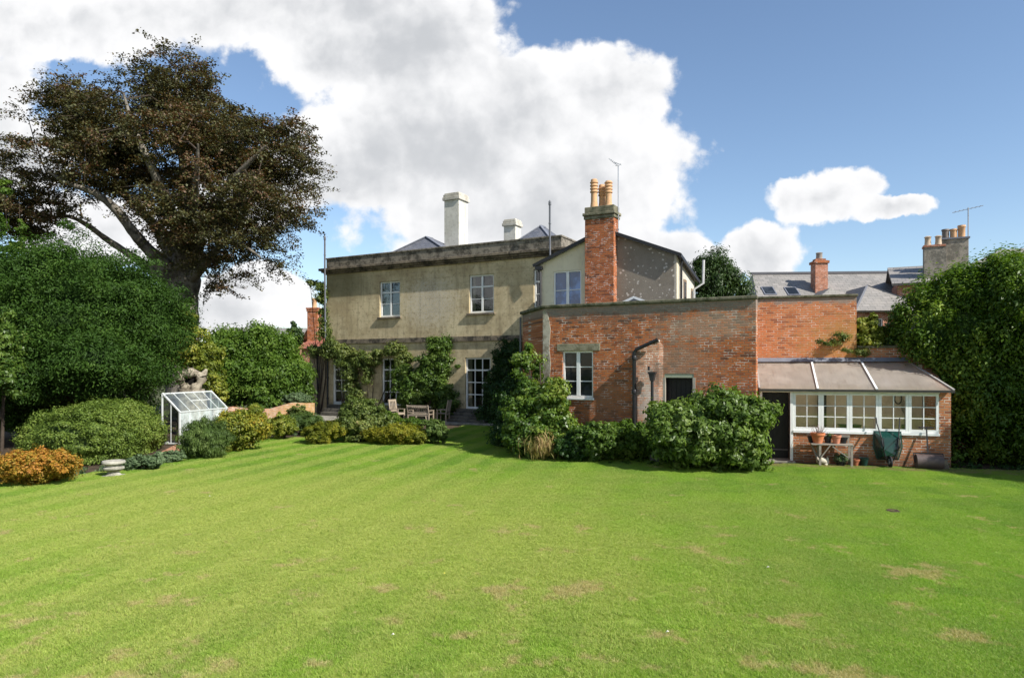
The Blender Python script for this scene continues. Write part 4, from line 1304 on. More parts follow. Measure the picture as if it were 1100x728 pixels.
def garden_wall():
    t = thing('garden_wall', 'tall orange brick garden wall with mossy coping above the glazed lean-to', 'wall', lean_world(0, 2.02), -LR)
    m = MB().wall(-0.05, 3.02, 0, 5.06, 0, 0.35)
    m.build('wall', BRICK_GARDEN, t)
    MB().box(-0.09, 3.06, -0.05, 0.40, 5.061, 5.14).build('coping', lichen_stone('dark_coping', (0.14, 0.13, 0.09), (0.06, 0.06, 0.035), (0.27, 0.25, 0.19), 1.5), t, bevel=0.02)
    t2 = thing('garden_wall', 'low mossy stretch of brick wall running behind the lean-to roof towards the tall hedge', 'wall', lean_world(3.04, 2.03), -LR)
    MB().wall(0, 4.6, 0, 3.42, 0, 0.33).build('wall', BRICK_LOW, t2)
    MB().box(-0.0, 4.63, -0.04, 0.37, 3.421, 3.50).build('coping', lichen_stone('low_coping', (0.16, 0.15, 0.10), (0.07, 0.07, 0.04), (0.27, 0.25, 0.19), 1.5), t2, bevel=0.02)


garden_wall()


def lean_to():
    t = thing('lean_to', 'glazed potting lean-to with white multi-pane windows, brown translucent roof and brick base', 'lean-to', (LO[0], LO[1], 0), -LR)
    XR = 5.06
    zs, zt = 0.93, 2.06
    m = MB().wall(0.96, XR, 0, zs - 0.045, 0.0, 0.22)
    m.box(4.76, XR, 0.0, 0.22, zs - 0.044, 2.10)
    m.prism([(0.221, 0), (1.98, 0), (1.98, 2.95), (0.221, 2.10)], XR - 0.22, XR, 'x')
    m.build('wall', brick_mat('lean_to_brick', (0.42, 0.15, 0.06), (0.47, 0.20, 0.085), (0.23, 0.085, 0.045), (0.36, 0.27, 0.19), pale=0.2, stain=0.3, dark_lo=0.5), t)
    # limewashed inner walls and floor
    MB().box(0.12, 4.83, 1.92, 2.0, 0.0, 2.90).build('inner_wall', plain('limewash', (0.72, 0.63, 0.50), 0.9, 0.1, 0.15, 2, dirt=(0.36, 0.27, 0.16), dirt_amt=0.5), t)
    MB().box(0.1, 4.83, 0.23, 1.91, 0.01, 0.05).build('inner_floor', PAVE, t)
    MB().box(1.2, 4.7, 1.45, 1.9, 0.85, 0.90).box(1.25, 1.32, 1.5, 1.57, 0.05, 0.85).box(4.6, 4.67, 1.5, 1.57, 0.05, 0.85).box(3.0, 3.07, 1.5, 1.57, 0.05, 0.85).build('inner_shelf', BENCHWOOD, t)
    # frame: posts, head, sill
    f = MB()
    f.box(0.03, 0.10, -0.02, 0.08, 0.02, 2.075).box(0.88, 0.96, -0.02, 0.08, 0.02, 2.075)
    f.box(0.03, 4.78, -0.03, 0.07, 2.08, 2.14)
    f.box(0.96, 4.78, -0.045, 0.16, zs - 0.045, zs + 0.03)
    f.build('door_frame', WHITE, t, bevel=0.004)
    n = 5
    a, b = 0.965, 4.775
    w = (b - a) / n
    for i in range(n):
        window(t, a + w * i, a + w * (i + 1) - 0.004, zs + 0.032, zt + 0.014, 0.0, 2, (1, 1, 1), None, GLASS_CLEAR, 0.072, 0.024)
    d = MB().box(0.10, 0.15, 0.30, 0.32, 0.06, 2.0)
    d.box(0.11, 0.87, 0.44, 0.48, 0.06, 2.06)
    for i in range(5): d.box(0.13 + i * 0.148, 0.26 + i * 0.148, 0.428, 0.44, 0.10, 2.0)
    d.box(0.875, 0.95, 0.081, 0.48, 0.06, 2.06)
    o = d.build('door', DARKDOOR, t)
    MB().box(0.12, 0.86, 0.405, 0.427, 0.30, 0.34).build('batten', plain('grey_batten', (0.09, 0.09, 0.09)), o)
    MB().box(0.0, 1.0, -0.35, 0.12, 0.0, 0.055).build('doorstep', PAVE, t, bevel=0.01)
    # roof sheets
    rp, q = M('twin_wall_sheet')
    P = q.n('ShaderNodeTexCoord').outputs['Object']
    o_ = q.sep(P)
    n1 = q.noise(P, 1.3, 6, 0.7)
    rib = q.m('SINE', q.m('MULTIPLY', o_[0], 200))
    c = q.mix(q.rng(n1, 0.3, 0.7), (0.43, 0.40, 0.365), (0.60, 0.56, 0.515))
    c = q.mix(q.rng(q.noise(q.v('MULTIPLY', P, (5, 1, 1)), 1.5, 6, 0.7), 0.5, 0.75, 0, 0.5), c, (0.25, 0.205, 0.17))
    c = q.mix(q.rng(q.noise(q.v('MULTIPLY', P, (14, 1, 1)), 1.2, 5, 0.7), 0.5, 0.7, 0, 0.35), c, (0.20, 0.17, 0.14))
    c = q.mix(q.rng(o_[1], 0.35, -0.15, 0, 0.4), c, (0.16, 0.15, 0.11))
    pr = q.n('ShaderNodeBsdfPrincipled'); q.set(pr.inputs['Base Color'], c); pr.inputs['Roughness'].default_value = 0.16; pr.inputs['Specular IOR Level'].default_value = 0.9
    bp = q.n('ShaderNodeBump'); bp.inputs['Strength'].default_value = 0.15; bp.inputs['Distance'].default_value = 0.01; q.set(bp.inputs['Height'], rib); q.set(pr.inputs['Normal'], bp.outputs[0])
    tl = q.n('ShaderNodeBsdfTranslucent'); q.set(tl.inputs['Color'], (0.92, 0.84, 0.74, 1))
    mx = q.n('ShaderNodeMixShader'); mx.inputs[0].default_value = 0.6
    q.set(mx.inputs[1], pr.outputs[0]); q.set(mx.inputs[2], tl.outputs[0])
    oo = q.n('ShaderNodeOutputMaterial'); q.set(oo.inputs[0], mx.outputs[0])
    fz, bz = 2.17, 2.98
    fb = [0.0, 1.62, 3.17, XR + 0.04]       # joints at the eave and at the wall
    bb = [0.0, 1.70, 3.14, 4.46]
    for i in range(3):
        g = 0.0
        v = [(fb[i] + g, -0.14, fz), (fb[i + 1] - g, -0.14, fz), (bb[i + 1] - g, 1.98, bz), (bb[i] + g, 1.98, bz)]
        MB().slab(v, 0.012).build('roof_sheet', rp, t)
    e = MB()
    for i in (1, 2): e.bar((fb[i], -0.15, fz + 0.022), (bb[i], 1.95, bz + 0.022), 0.055, 0.03)
    e.build('glazing_bar', WHITE, t)
    e = MB().bar((fb[3] - 0.01, -0.14, fz + 0.02), (bb[3], 1.96, bz + 0.02), 0.06, 0.04)
    GT = plain('grey_trim', (0.33, 0.31, 0.29))
    e.build('roof_edge', GT, t)
    MB().bar((0.015, -0.14, fz + 0.02), (0.015, 1.96, bz + 0.02), 0.05, 0.04).build('roof_edge', GT, t)
    e = MB().bar((0, -0.16, fz - 0.03), (XR + 0.05, -0.16, fz - 0.03), 0.03, 0.07)
    e.build('eaves_trim', plain('dark_trim', (0.035, 0.035, 0.03)), t)
    MB().slab([(0.0, 1.88, bz + 0.02), (4.45, 1.88, bz + 0.02), (4.40, 2.015, bz + 0.15), (0.0, 2.015, bz + 0.15)], 0.01).build('flashing', LEAD, t)
    MB().prism([(4.465, 1.985), (5.05, 1.6), (5.05, -0.1), (4.9, 0.2)], 2.3, 2.31).build('roof_hip', SLATE, t) if False else None
    return t


lean_to()

# ------------------------------------------------------------------ copper beech
def copper_beech():
    Z = 38.0
    base = at(200, 400, Z); base.z = 0
    t = thing('copper_beech', 'huge old copper beech with dark bronze leaves and pale forked trunk behind the yew', 'tree', base)
    rng = np.random.default_rng(11)
    off = Vector(t.location)
    def P(px, py, dz=0.0):
        k = 1 - 0.09 * min(1.0, max(0.0, (310 - py) / 70))
        return at(180 + (px - 180) * k, 205 + (py - 205) * (k if py < 205 else 1), Z + dz) - off
    mb = MB()
    r = Z / F
    limbs = []
    def limb(pts, radii, n=12):
        ps = [P(*p) for p in pts]
        # smooth the path
        out = []; ro = []
        for i in range(len(ps) - 1):
            p0 = ps[max(i - 1, 0)]; p1 = ps[i]; p2 = ps[i + 1]; p3 = ps[min(i + 2, len(ps) - 1)]
            for k in range(4):
                u = k / 4
                out.append(0.5 * ((2 * p1) + (p2 - p0) * u + (2 * p0 - 5 * p1 + 4 * p2 - p3) * u * u + (3 * p1 - p0 - 3 * p2 + p3) * u ** 3))
                ro.append((radii[i] * (1 - u) + radii[i + 1] * u) * r * (1 + 0.06 * math.sin(i * 5 + k * 2)))
        out.append(ps[-1]); ro.append(radii[-1] * r)
        mb.tube(out, [q * (1.0 if k_ < 6 else 0.85) for k_, q in enumerate(ro)], n)
        limbs.extend(out)
    limb([(201, 449, 0), (201, 400, 0), (199, 360, 0), (198, 325, 0), (199, 300, 0.2), (200, 275, 0.5)], [27, 19, 16.5, 16, 18, 13], 18)
    limb([(199, 300, .2), (203, 262, .6), (201, 215, 1), (200, 180, .6), (196, 150, 0), (192, 110, -.4), (190, 60, 0)], [15, 13, 9, 7, 4.5, 2.6, 1], 12)      # leader
    limb([(194, 312, 0), (176, 285, -.6), (155, 265, -1.2), (138, 247, -1.8), (118, 224, -2.4), (93, 207, -3), (62, 196, -3.4), (35, 180, -3.5)], [15, 9, 7, 6, 5, 4, 2.5, 1], 12)   # long pale limb
    limb([(190, 316, 0.5), (165, 292, 1), (135, 272, 1), (108, 256, .6), (84, 241, 0), (60, 232, -.5), (30, 236, -1)], [9, 6, 4.5, 3.8, 3, 2.1, .8], 10)    # lower limb
    limb([(196, 300, 0.6), (180, 265, 1.6), (163, 240, 2.5), (142, 222, 3.4), (126, 205, 4), (110, 175, 4.6), (85, 140, 5)], [10, 8, 6.5, 5, 3.8, 2.6, 1], 10)
    limb([(198, 292, 0), (193, 250, -2), (178, 215, -3.5), (160, 175, -4.6), (140, 130, -5), (128, 90, -5)], [9, 7, 5, 4, 2.6, 1], 10)
    limb([(203, 292, 0), (214, 262, -1), (226, 232, -2.4), (246, 205, -3.6), (270, 178, -4.4), (296, 152, -5)], [11, 8, 6, 4.4, 3, 1.2], 10)
    limb([(204, 285, 0.5), (220, 250, 2), (240, 228, 3.6), (268, 210, 4.6), (300, 200, 5), (332, 196, 5)], [9, 7, 5.5, 4, 2.6, 1], 10)
    limb([(205, 300, 0), (222, 283, -1.5), (243, 262, -3), (262, 262, -4.2), (284, 276, -5)], [7, 5, 3.4, 2.4, 1], 8)
    limb([(200, 215, .8), (215, 190, 1), (228, 160, 1.5), (240, 130, 1.5)], [6, 4, 2.6, 1], 8)
    limb([(193, 160, 0), (178, 138, 1), (163, 120, 1.5), (158, 85, 1.5)], [4, 3.4, 2.2, 1], 8)
    limb([(203, 240, 0), (210, 222, -4), (214, 190, -6), (216, 150, -7)], [6, 4.5, 3, 1], 8)
    mb.build('trunk', BARK, t, True)
    limbs = np.array([tuple(p) for p in limbs])
    # crown volumes: column, row, half width, half height (px), depth offset and half depth (m)
    blobs = [(187, 92, 47, 42, 0, 4.5), (150, 92, 34, 34, 0, 4), (112, 128, 46, 42, -1, 4.5), (88, 104, 26, 22, 0, 2.5), (62, 172, 46, 42, -1, 4.5), (36, 205, 36, 36, 0, 4),
             (120, 185, 46, 30, 0, 5), (180, 150, 52, 42, 0, 6), (262, 155, 40, 34, 0, 5), (300, 158, 42, 42, 0, 5), (330, 185, 20, 26, 0, 3.5), (250, 205, 58, 42, -1, 6.5),
             (305, 215, 34, 36, 0, 4.5), (240, 255, 44, 34, -1, 5.5), (272, 272, 28, 30, -1, 3.5), (236, 300, 18, 30, -1, 2.5), (190, 225, 34, 26, -5, 2.5), (222, 110, 22, 24, 0, 3),
             (16, 240, 22, 22, 0, 2.5), (40, 228, 30, 12, -1, 2.5), (115, 200, 30, 14, 3, 3), (-25, 205, 40, 50, 0, 5), (140, 205, 26, 12, 4, 3),
             (185, 150, 48, 44, -5, 2), (130, 160, 44, 30, -5, 2), (245, 180, 50, 40, -5.5, 2), (295, 180, 34, 34, -4, 2), (215, 225, 40, 34, -6, 1.6), (240, 265, 30, 26, -5, 1.5), (75, 165, 34, 30, -4, 2)]
    C = []; Rr = []
    for (px, py, rx, ry, dz, rd) in blobs:
        px = 180 + (px - 180) * 0.93; py = 205 + (py - 205) * 0.95; rx *= 0.92; ry *= 0.92
        c = at(px, py, Z + dz)
        C.append(tuple(c)); Rr.append((rx * r, rd, ry * r))
    C = np.array(C); Rr = np.array(Rr)
    vol = Rr.prod(1) ** 0.72
    K = 1900
    pick = rng.choice(len(C), size=K, p=vol / vol.sum())
    d = unit(rng.normal(size=(K, 3)))
    rad = rng.uniform(0.25, 1.0, (K, 1)) ** 0.55
    cc = C[pick] + d * Rr[pick] * rad
    # windows of sky among the lower limbs on the left and at the fork
    def hole(px, py, rx, ry):
        u = cc[:, 0] / cc[:, 1] * F + CX; v = HY - (cc[:, 2] - EYE) / cc[:, 1] * F
        return ((u - px) / rx) ** 2 + ((v - py) / ry) ** 2 < 1
    bad = hole(110, 262, 78, 17) | hole(152, 205, 9, 8) | hole(198, 168, 10, 18) | hole(72, 262, 30, 20) | hole(160, 290, 30, 22) | hole(212, 335, 14, 30)
    g = cc - np.array(tuple(off))
    vn = np.sin(g[:, 0] * 1.05 + 1.3 * np.sin(g[:, 2] * 0.8)) + np.sin(g[:, 2] * 1.25 + 1.1 * np.sin(g[:, 1] * 0.9) + 1) + np.sin(g[:, 1] * 0.95 + 1.2 * np.sin(g[:, 0] * 0.7) + 2)
    bad |= vn < -0.35
    bad |= hole(197, 318, 19, 36)
    cc = cc[~bad]; d = d[~bad]
    K = len(cc)
    # drooping sprays: flattened clusters hanging from twigs
    tw = MB()
    m = 270
    cen = []; nor = []; al = []; cl = []
    cl_loc = cc - np.array(off)
    dist = np.array([np.sqrt(((limbs - q) ** 2).sum(1).min()) for q in cl_loc])
    order = np.argsort(dist)
    nodes = list(limbs); wt = [0.0] * len(limbs)
    for i in order:
        c = cl_loc[i]
        arr = np.array(nodes)
        j = int(np.argmin(np.sqrt(((arr - c) ** 2).sum(1)) + 0.25 * np.array(wt)))
        a = arr[j]
        nodes.append(c); wt.append(wt[j] + np.linalg.norm(c - a))
        mid = (a + c) / 2 + np.array([0, 0, 0.25 * np.linalg.norm(c - a) * 0.5]) + rng.normal(size=3) * 0.15
        L = np.linalg.norm(c - a)
        if L > 0.3:
            r0 = min(0.045, max(0.012, 0.05 - 0.007 * wt[-1]))
            tw.tube([a, mid, c], [r0, r0 * 0.8, r0 * 0.6], 5, False)
        out = c - a; out[2] *= 0.4; out = out / (np.linalg.norm(out) + 1e-6)
        ns = 4
        for s in range(ns):
            v = out + rng.normal(size=3) * 0.75; v[2] = v[2] * 0.45 + 0.05; v /= np.linalg.norm(v) + 1e-6
            ln = rng.uniform(0.7, 2.0)
            u = rng.uniform(0, 1, (m // ns, 1)) ** 0.8
            p = c + v * u * ln + rng.normal(size=(m // ns, 3)) * np.array([0.17, 0.17, 0.09]) * (1.25 - u * 0.6)
            p[:, 2] -= (u[:, 0] ** 2) * ln * rng.uniform(0.05, 0.42)
            cen.append(p); nor.append(np.array([0, 0, 0.9]) + rng.normal(size=(m // ns, 3)) * 0.55 + v * 0.2)
            cl.append(np.full(m // ns, rng.uniform(0, 1)))
            if s < 2: tw.tube([c, c + v * ln * 0.55, c + v * ln * 0.95 - np.array([0, 0, 0.15 * ln])], [0.014, 0.009, 0.004], 3, False)
    tw.build('branches', STEM, t, True)
    cen = np.concatenate(cen); nor = unit(np.concatenate(nor)); cl = np.concatenate(cl)
    V, Q = leaf_quads(cen, nor, 0.125, 1.45, rng)
    rnd = np.repeat(np.clip(0.6 * rng.uniform(0, 1, len(cen)) + 0.4 * cl, 0, 1), 4)
    quads_object('crown', V, Q, L_BEECH, t, rnd)


copper_beech()


def tree_blobs(name, label, cat, ground, blobs, mat, n, size, seed, trunk_r=0.25, group=None, core=0.75, aspect=1.9, jag=0.16, crad=None, up=0.35, droop=0.0, keep=None, squash=0.75, shell=0.72, crown='crown', along=None):
    t = thing(name, label, cat, ground, group=group)
    foliage(crown, blobs, n, size, mat, t, seed, aspect, core=core, jag=jag, crad=crad, up=up, droop=droop, keep=keep, squash=squash, shell=shell, along=along)
    o = Vector(t.location)
    mb = MB()
    top = max(b[0][2] for b in blobs)
    mb.tube([(0, 0, -0.05), (0.05, 0.0, top * 0.45), (0.0, 0.05, top * 0.95)], [trunk_r, trunk_r * 0.75, trunk_r * 0.3], 10)
    for (c, rr) in blobs:
        c = Vector(c) - o
        mb.tube([(0.02, 0, top * 0.25), (c * 0.5) + Vector((0, 0, top * 0.12)), c], [trunk_r * 0.55, trunk_r * 0.35, trunk_r * 0.12], 7)
    mb.build('trunk', STEM, t, True)
    return t


def px_blob(px, py, rx, ry, Z, rd):
    c = at(px, py, Z)
    return (tuple(c), (rx * Z / F, rd, ry * Z / F))


# big yew
yb = [px_blob(88, 345, 90, 80, 26.0, 3.4), px_blob(20, 360, 75, 88, 25.0, 3.6), px_blob(136, 378, 42, 58, 26.5, 2.6), px_blob(60, 310, 60, 46, 26, 2.8),
      px_blob(132, 328, 48, 46, 26.5, 2.6), px_blob(-60, 350, 80, 95, 25.5, 3.5), px_blob(25, 400, 50, 36, 23.6, 1.6), px_blob(166, 350, 30, 38, 27, 2),
      px_blob(95, 388, 60, 32, 24.2, 1.8), px_blob(60, 440, 100, 30, 27.5, 1.5)]
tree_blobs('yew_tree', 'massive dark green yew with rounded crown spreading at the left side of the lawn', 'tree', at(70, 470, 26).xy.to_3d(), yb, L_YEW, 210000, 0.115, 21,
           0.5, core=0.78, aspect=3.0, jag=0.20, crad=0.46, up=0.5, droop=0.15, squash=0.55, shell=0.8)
tree_blobs('leafy_shrub', 'bright green leafy shrub poking in front of the dark yew at the left edge', 'shrub', at(2, 470, 22.5).xy.to_3d(), [px_blob(6, 356, 20, 24, 22.3, .6), px_blob(-10, 390, 30, 34, 22.3, .8), px_blob(8, 405, 16, 20, 22.0, .6)], L_FIG, 6500, 0.12, 22, 0.06, core=0.5)
tree_blobs('young_tree', 'slender light green sapling tips rising above the yew near the left edge', 'tree', at(20, 470, 29).xy.to_3d(), [px_blob(24, 245, 7, 16, 29, .3), px_blob(4, 200, 8, 12, 29, .4), px_blob(0, 240, 8, 16, 29, .4), px_blob(12, 265, 18, 12, 29, .5)], L_MID, 3200, 0.11, 23, 0.035, core=0, shell=0.3)

# tall clipped hedge / bay on the right
def keep_lean(L):
    dx = L[:, 0] - LO[0]; dy = L[:, 1] - LO[1]
    x = dx * lc - dy * ls; y = dx * ls + dy * lc
    inside = (x < 5.25 - np.clip(y, 0, 2) * 0.22) & (y > -0.4) & (L[:, 2] < 2.25 + np.clip(y, -0.2, 2.1) * 0.42)
    wallp = (x < 7.8) & (y > 1.9) & (y < 2.5) & (L[:, 2] < 3.55)
    return ~(inside | wallp)


hb = [((15.6, 20.3, 4.4), (2.4, 2.0, 1.85)), ((14.35, 21.3, 3.75), (2.55, 1.8, 2.0)), ((15.3, 21.0, 3.0), (2.9, 2.2, 3.15)), ((15.2, 21.2, 4.6), (2.0, 1.6, 1.5)), ((17.8, 20.4, 3.2), (2.8, 2.7, 3.2)),
      ((16.4, 19.9, 1.6), (3.2, 1.6, 2.4)), ((14.4, 20.9, 1.9), (1.9, 1.9, 2.4)), ((17.2, 17.6, 3.2), (1.9, 3.0, 3.2)), ((18.2, 15.2, 3.2), (2.2, 3.2, 3.6))]
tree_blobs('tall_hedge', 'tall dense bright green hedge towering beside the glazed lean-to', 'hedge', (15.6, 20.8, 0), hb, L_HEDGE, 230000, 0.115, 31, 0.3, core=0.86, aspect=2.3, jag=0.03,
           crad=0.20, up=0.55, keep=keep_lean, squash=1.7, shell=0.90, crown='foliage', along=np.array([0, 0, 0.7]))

# clipped mound hedge at the left
cb = []
for k in range(6):
    u = k / 5
    cb.append(((-12.75 - 0.25 * u, 20.3 + 2.7 * u, 0.62), (1.15, 1.1, 1.02 + 0.10 * math.sin(u * 3))))
cb.append(((-13.9, 20.9, 0.5), (1.0, 1.1, 0.95)))
tree_blobs('clipped_hedge', 'rounded clipped hedge with reddish patches between yew and small greenhouse', 'hedge', (-12.2, 21.2, 0), cb, L_CLIP, 75000, 0.065, 41, 0.08, core=0.90, aspect=1.9, jag=0.035, crad=0.16, up=0.5, shell=0.92, crown='foliage')

shrub('orange_shrub', 'low spreading orange and yellow leaved shrub at the front left corner of the border', 38, 480, 524, 82, L_ORANGE, 26000, 0.062, 51, depth=1.5, k=9)

# stone urn, ground cover
t = thing('stone_urn', 'small weathered stone urn standing low at the lawn edge by the clipped hedge', 'urn', at(122, 510, gz(511)).xy.to_3d())
MB().lathe([(0.17, 0.0), (0.19, 0.03), (0.15, 0.07), (0.13, 0.11), (0.20, 0.15), (0.25, 0.19), (0.25, 0.23), (0.19, 0.25), (0.18, 0.30), (0.27, 0.33), (0.28, 0.37), (0.26, 0.40), (0.20, 0.40), (0.16, 0.36)], (0, 0, 0), 24).build('bowl', lichen_stone('urn_stone', (0.42, 0.40, 0.34), (0.20, 0.19, 0.15), (0.58, 0.56, 0.50)), t, True)
MB().box(-0.20, 0.20, -0.20, 0.20, -0.02, 0.03).build('plinth', PAVE, t, bevel=0.01)
shrub('border_plant', 'low grey-green leafy ground plant beside the stone urn', 152, 489, 506, 46, L_GREY, 8000, 0.07, 52, 'plant', 'border plants along the left of the lawn', depth=0.8, k=6, core=0.4)
shrub('border_plant', 'pale leafed low plant at the foot of the greenhouse path', 182, 484, 498, 36, L_GREY, 5500, 0.07, 53, 'plant', 'border plants along the left of the lawn', depth=0.7, k=5, core=0.4)
shrub('rosemary_bush', 'upright feathery dark green bush in front of the small greenhouse', 221, 446, 494, 52, L_ROSE, 22000, 0.085, 54, depth=1.5, aspect=5, up=0.2, jag=0.24, along=np.array([0, 0, 1.6]))
shrub('golden_shrub', 'rounded golden yellow shrub with orange tips right of the greenhouse', 256, 437, 487, 66, leaf_mat('gold_orange_leaves', [(0, (0.06, 0.09, 0.012)), (0.45, (0.17, 0.20, 0.025)), (0.75, (0.34, 0.28, 0.03)), (1, (0.42, 0.20, 0.04))], 0.32, 0.5, 0.25), 26000, 0.085, 55, depth=2.0)
shrub('border_plant', 'small mixed yellow-green plant beside the golden shrub', 303, 444, 473, 34, L_GOLD, 8000, 0.085, 56, 'plant', 'border plants along the left of the lawn', depth=1.2)
shrub('lavender_clump', 'hazy olive green clump below the low curved brick wall', 330, 440, 468, 40, L_ROSE, 9000, 0.09, 57, 'plant', depth=1.5, aspect=3.5, up=.9)
shrub('heather_mound', 'low yellow-green mound on the lawn edge before the leftmost french window', 350, 450, 478, 50, L_YELLOW, 14000, 0.075, 58, 'shrub', 'yellow-green mounds at the lawn edge', depth=1.5, aspect=3.2, up=.8)
shrub('rose_bush', 'tall leafy bush with brownish top growing between two french windows', 390, 418, 476, 56, L_CLIMB, 17000, 0.10, 59, depth=1.7)
shrub('leafy_bush', 'bright mid green bush beside the garden armchair', 408, 440, 470, 44, L_MID, 12000, 0.10, 60, depth=1.3)
shrub('heather_mound', 'wide yellow mound on the lawn edge in front of the garden bench', 427, 453, 479, 66, L_YELLOW, 19000, 0.075, 61, 'shrub', 'yellow-green mounds at the lawn edge', depth=1.5, aspect=3.2, up=.8)
shrub('box_ball', 'small rounded green bush just before the garden bench', 444, 447, 466, 26, L_MID, 7000, 0.07, 62, depth=0.9, Z=31.2)
shrub('dark_bush', 'small dark bush in shade at the right end of the yellow mound', 469, 446, 478, 24, L_ROSE, 6000, 0.10, 63, depth=1.0, up=0.8)

# shrubs along the brick building
tree_blobs('dark_laurel', 'dark glossy bush in deep shade left of the brick building corner', 'shrub', at(548, 482, 24.5).xy.to_3d(), [px_blob(550, 445, 16, 36, 24.6, 1.0), px_blob(540, 470, 10, 18, 24.4, .8)], L_DARK, 16000, 0.10, 71, 0.05, core=0.7)
gb = [px_blob(572, 470, 28, 26, 21.6, .8), px_blob(587, 436, 21, 30, 21.9, .7), px_blob(566, 425, 12, 18, 22.3, .5), px_blob(600, 425, 13, 15, 21.6, .5), px_blob(556, 450, 14, 26, 21.9, .6), px_blob(567, 385, 4, 15, 22.6, .2), px_blob(604, 464, 20, 20, 21.5, .6), px_blob(556, 390, 3, 14, 22.6, .2), px_blob(578, 395, 4, 12, 22.6, .2)]
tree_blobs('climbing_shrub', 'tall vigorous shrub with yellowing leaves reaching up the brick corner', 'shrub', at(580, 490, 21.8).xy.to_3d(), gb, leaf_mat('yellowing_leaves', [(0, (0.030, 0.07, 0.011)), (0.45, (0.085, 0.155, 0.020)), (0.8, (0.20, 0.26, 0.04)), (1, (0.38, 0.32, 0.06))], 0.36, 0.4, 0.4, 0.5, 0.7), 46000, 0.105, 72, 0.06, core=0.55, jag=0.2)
L_DRYG = leaf_mat('fading_stalks', [(0, (0.09, 0.12, 0.03)), (0.5, (0.26, 0.22, 0.07)), (1, (0.50, 0.28, 0.17))], 0.3, 0.6, 0.2)
tree_blobs('dry_grass_clump', 'clump of pinkish orange dry stalks at the foot of the tall shrub', 'plant', at(583, 494, 20.7).xy.to_3d(), [px_blob(583, 480, 20, 10, 20.7, .3)], L_DRYG, 1500, 0.26, 73, 0.02, core=0, aspect=14, up=0.0, shell=0.1, crad=0.30, jag=0.3, along=np.array([0, 0, 2.2]), crown='foliage')
shrub('evergreen_shrub', 'dark leaved low shrub under the brick building window', 640, 453, 498, 58, L_LAUREL, 20000, 0.095, 74, depth=1.4, group='shrubs along the brick building')
shrub('evergreen_shrub', 'bushy green shrub at the foot of the black drainpipe', 680, 450, 496, 56, L_MID, 18000, 0.10, 75, depth=1.3, group='shrubs along the brick building')
shrub('evergreen_shrub', 'low dark plant between the dry stalks and the drainpipe bush', 613, 462, 497, 34, L_DARK, 8000, 0.09, 76, depth=1.0, group='shrubs along the brick building')
lb = [px_blob(768, 468, 52, 34, 18.9, 1.1), px_blob(728, 470, 30, 28, 18.9, .9), px_blob(774, 442, 34, 22, 18.9, .9), px_blob(806, 448, 22, 20, 18.6, .7), px_blob(738, 452, 22, 18, 19.0, .8), px_blob(798, 482, 24, 20, 18.6, .8), px_blob(712, 446, 14, 13, 19.2, .6), px_blob(824, 440, 9, 7, 18.5, .3)]
tree_blobs('laurel_bush', 'large glossy laurel bush in front of the dark arched doorway', 'shrub', at(768, 498, 19.0).xy.to_3d(), lb, L_FIG, 52000, 0.135, 77, 0.07, core=0.72, aspect=2.4, jag=0.14, crad=0.17, droop=0.1)

# climbers on the stone house
def climber(name, label, spots, mat, n, size, seed, core=0.0, group=None, keep=None):
    blobs = []
    for (px, py, rx, ry, out, th) in spots:
        # on the facade: find the wall point behind that column
        u = (px - CX) / F
        s = (SO[0] - u * SO[1]) / (cr_ + u * sr_)
        wp = world_of(SO, (-s, -out))
        Zq = wp.y
        z = hz(py, Zq)
        blobs.append(((wp.x, wp.y, z), (rx * Zq / F, th, ry * Zq / F)))
    g = Vector((blobs[0][0][0], blobs[0][0][1], 0.1))
    t = thing(name, label, 'climber', g, group=group)
    foliage('foliage', blobs, n, size, mat, t, seed, 1.6, core=core, jag=0.22, crad=0.22, shell=0.35)
    mb = MB(); rr = random.Random(seed)
    for (c, r_) in blobs:
        c = Vector(c) - g
        mb.tube([(rr.uniform(-.15, .15), 0.15, -0.05), (c.x * 0.5 + rr.uniform(-.2, .2), c.y * .5 + .15, c.z * 0.45), c], [0.035, 0.025, 0.012], 6)
    mb.build('stem', STEM, t, True)
    return t


climber('climbing_rose', 'tangle of climbing leaves hanging over the leftmost french window', [(372, 380, 13, 15, .3, .3), (382, 400, 12, 26, .35, .3), (388, 425, 9, 14, .3, .3), (362, 372, 10, 8, .3, .25), (392, 386, 9, 12, .3, .25)], L_CLIMB, 14000, 0.105, 81, group='climbers on the ochre stone wall')
climber('climbing_rose', 'brownish green climber arching above the middle french window', [(404, 384, 12, 10, .3, .25), (425, 376, 14, 9, .3, .25), (436, 392, 7, 20, .3, .25), (398, 402, 6, 14, .3, .2), (440, 385, 7, 10, .3, .25)], L_CLIMB, 8500, 0.10, 82, group='climbers on the ochre stone wall')
climber('wall_shrub', 'broad dark climber filling the wall between the middle and right french windows', [(465, 410, 28, 30, .5, .6), (475, 388, 20, 20, .4, .45), (478, 370, 15, 10, .35, .35), (452, 425, 22, 22, .6, .6), (484, 430, 16, 24, .5, .55), (440, 405, 12, 18, .4, .4)], L_LAUREL, 30000, 0.11, 83, 0.6, group='climbers on the ochre stone wall')
climber('ivy', 'very dark ivy sheet covering the stone wall beside the brick building', [(548, 400, 20, 34, .35, .45), (556, 380, 20, 18, .3, .35), (538, 430, 17, 32, .5, .6), (552, 445, 20, 30, .6, .7), (530, 452, 12, 20, .6, .6)], L_DARK, 34000, 0.10, 84, 0.72, group='climbers on the ochre stone wall')
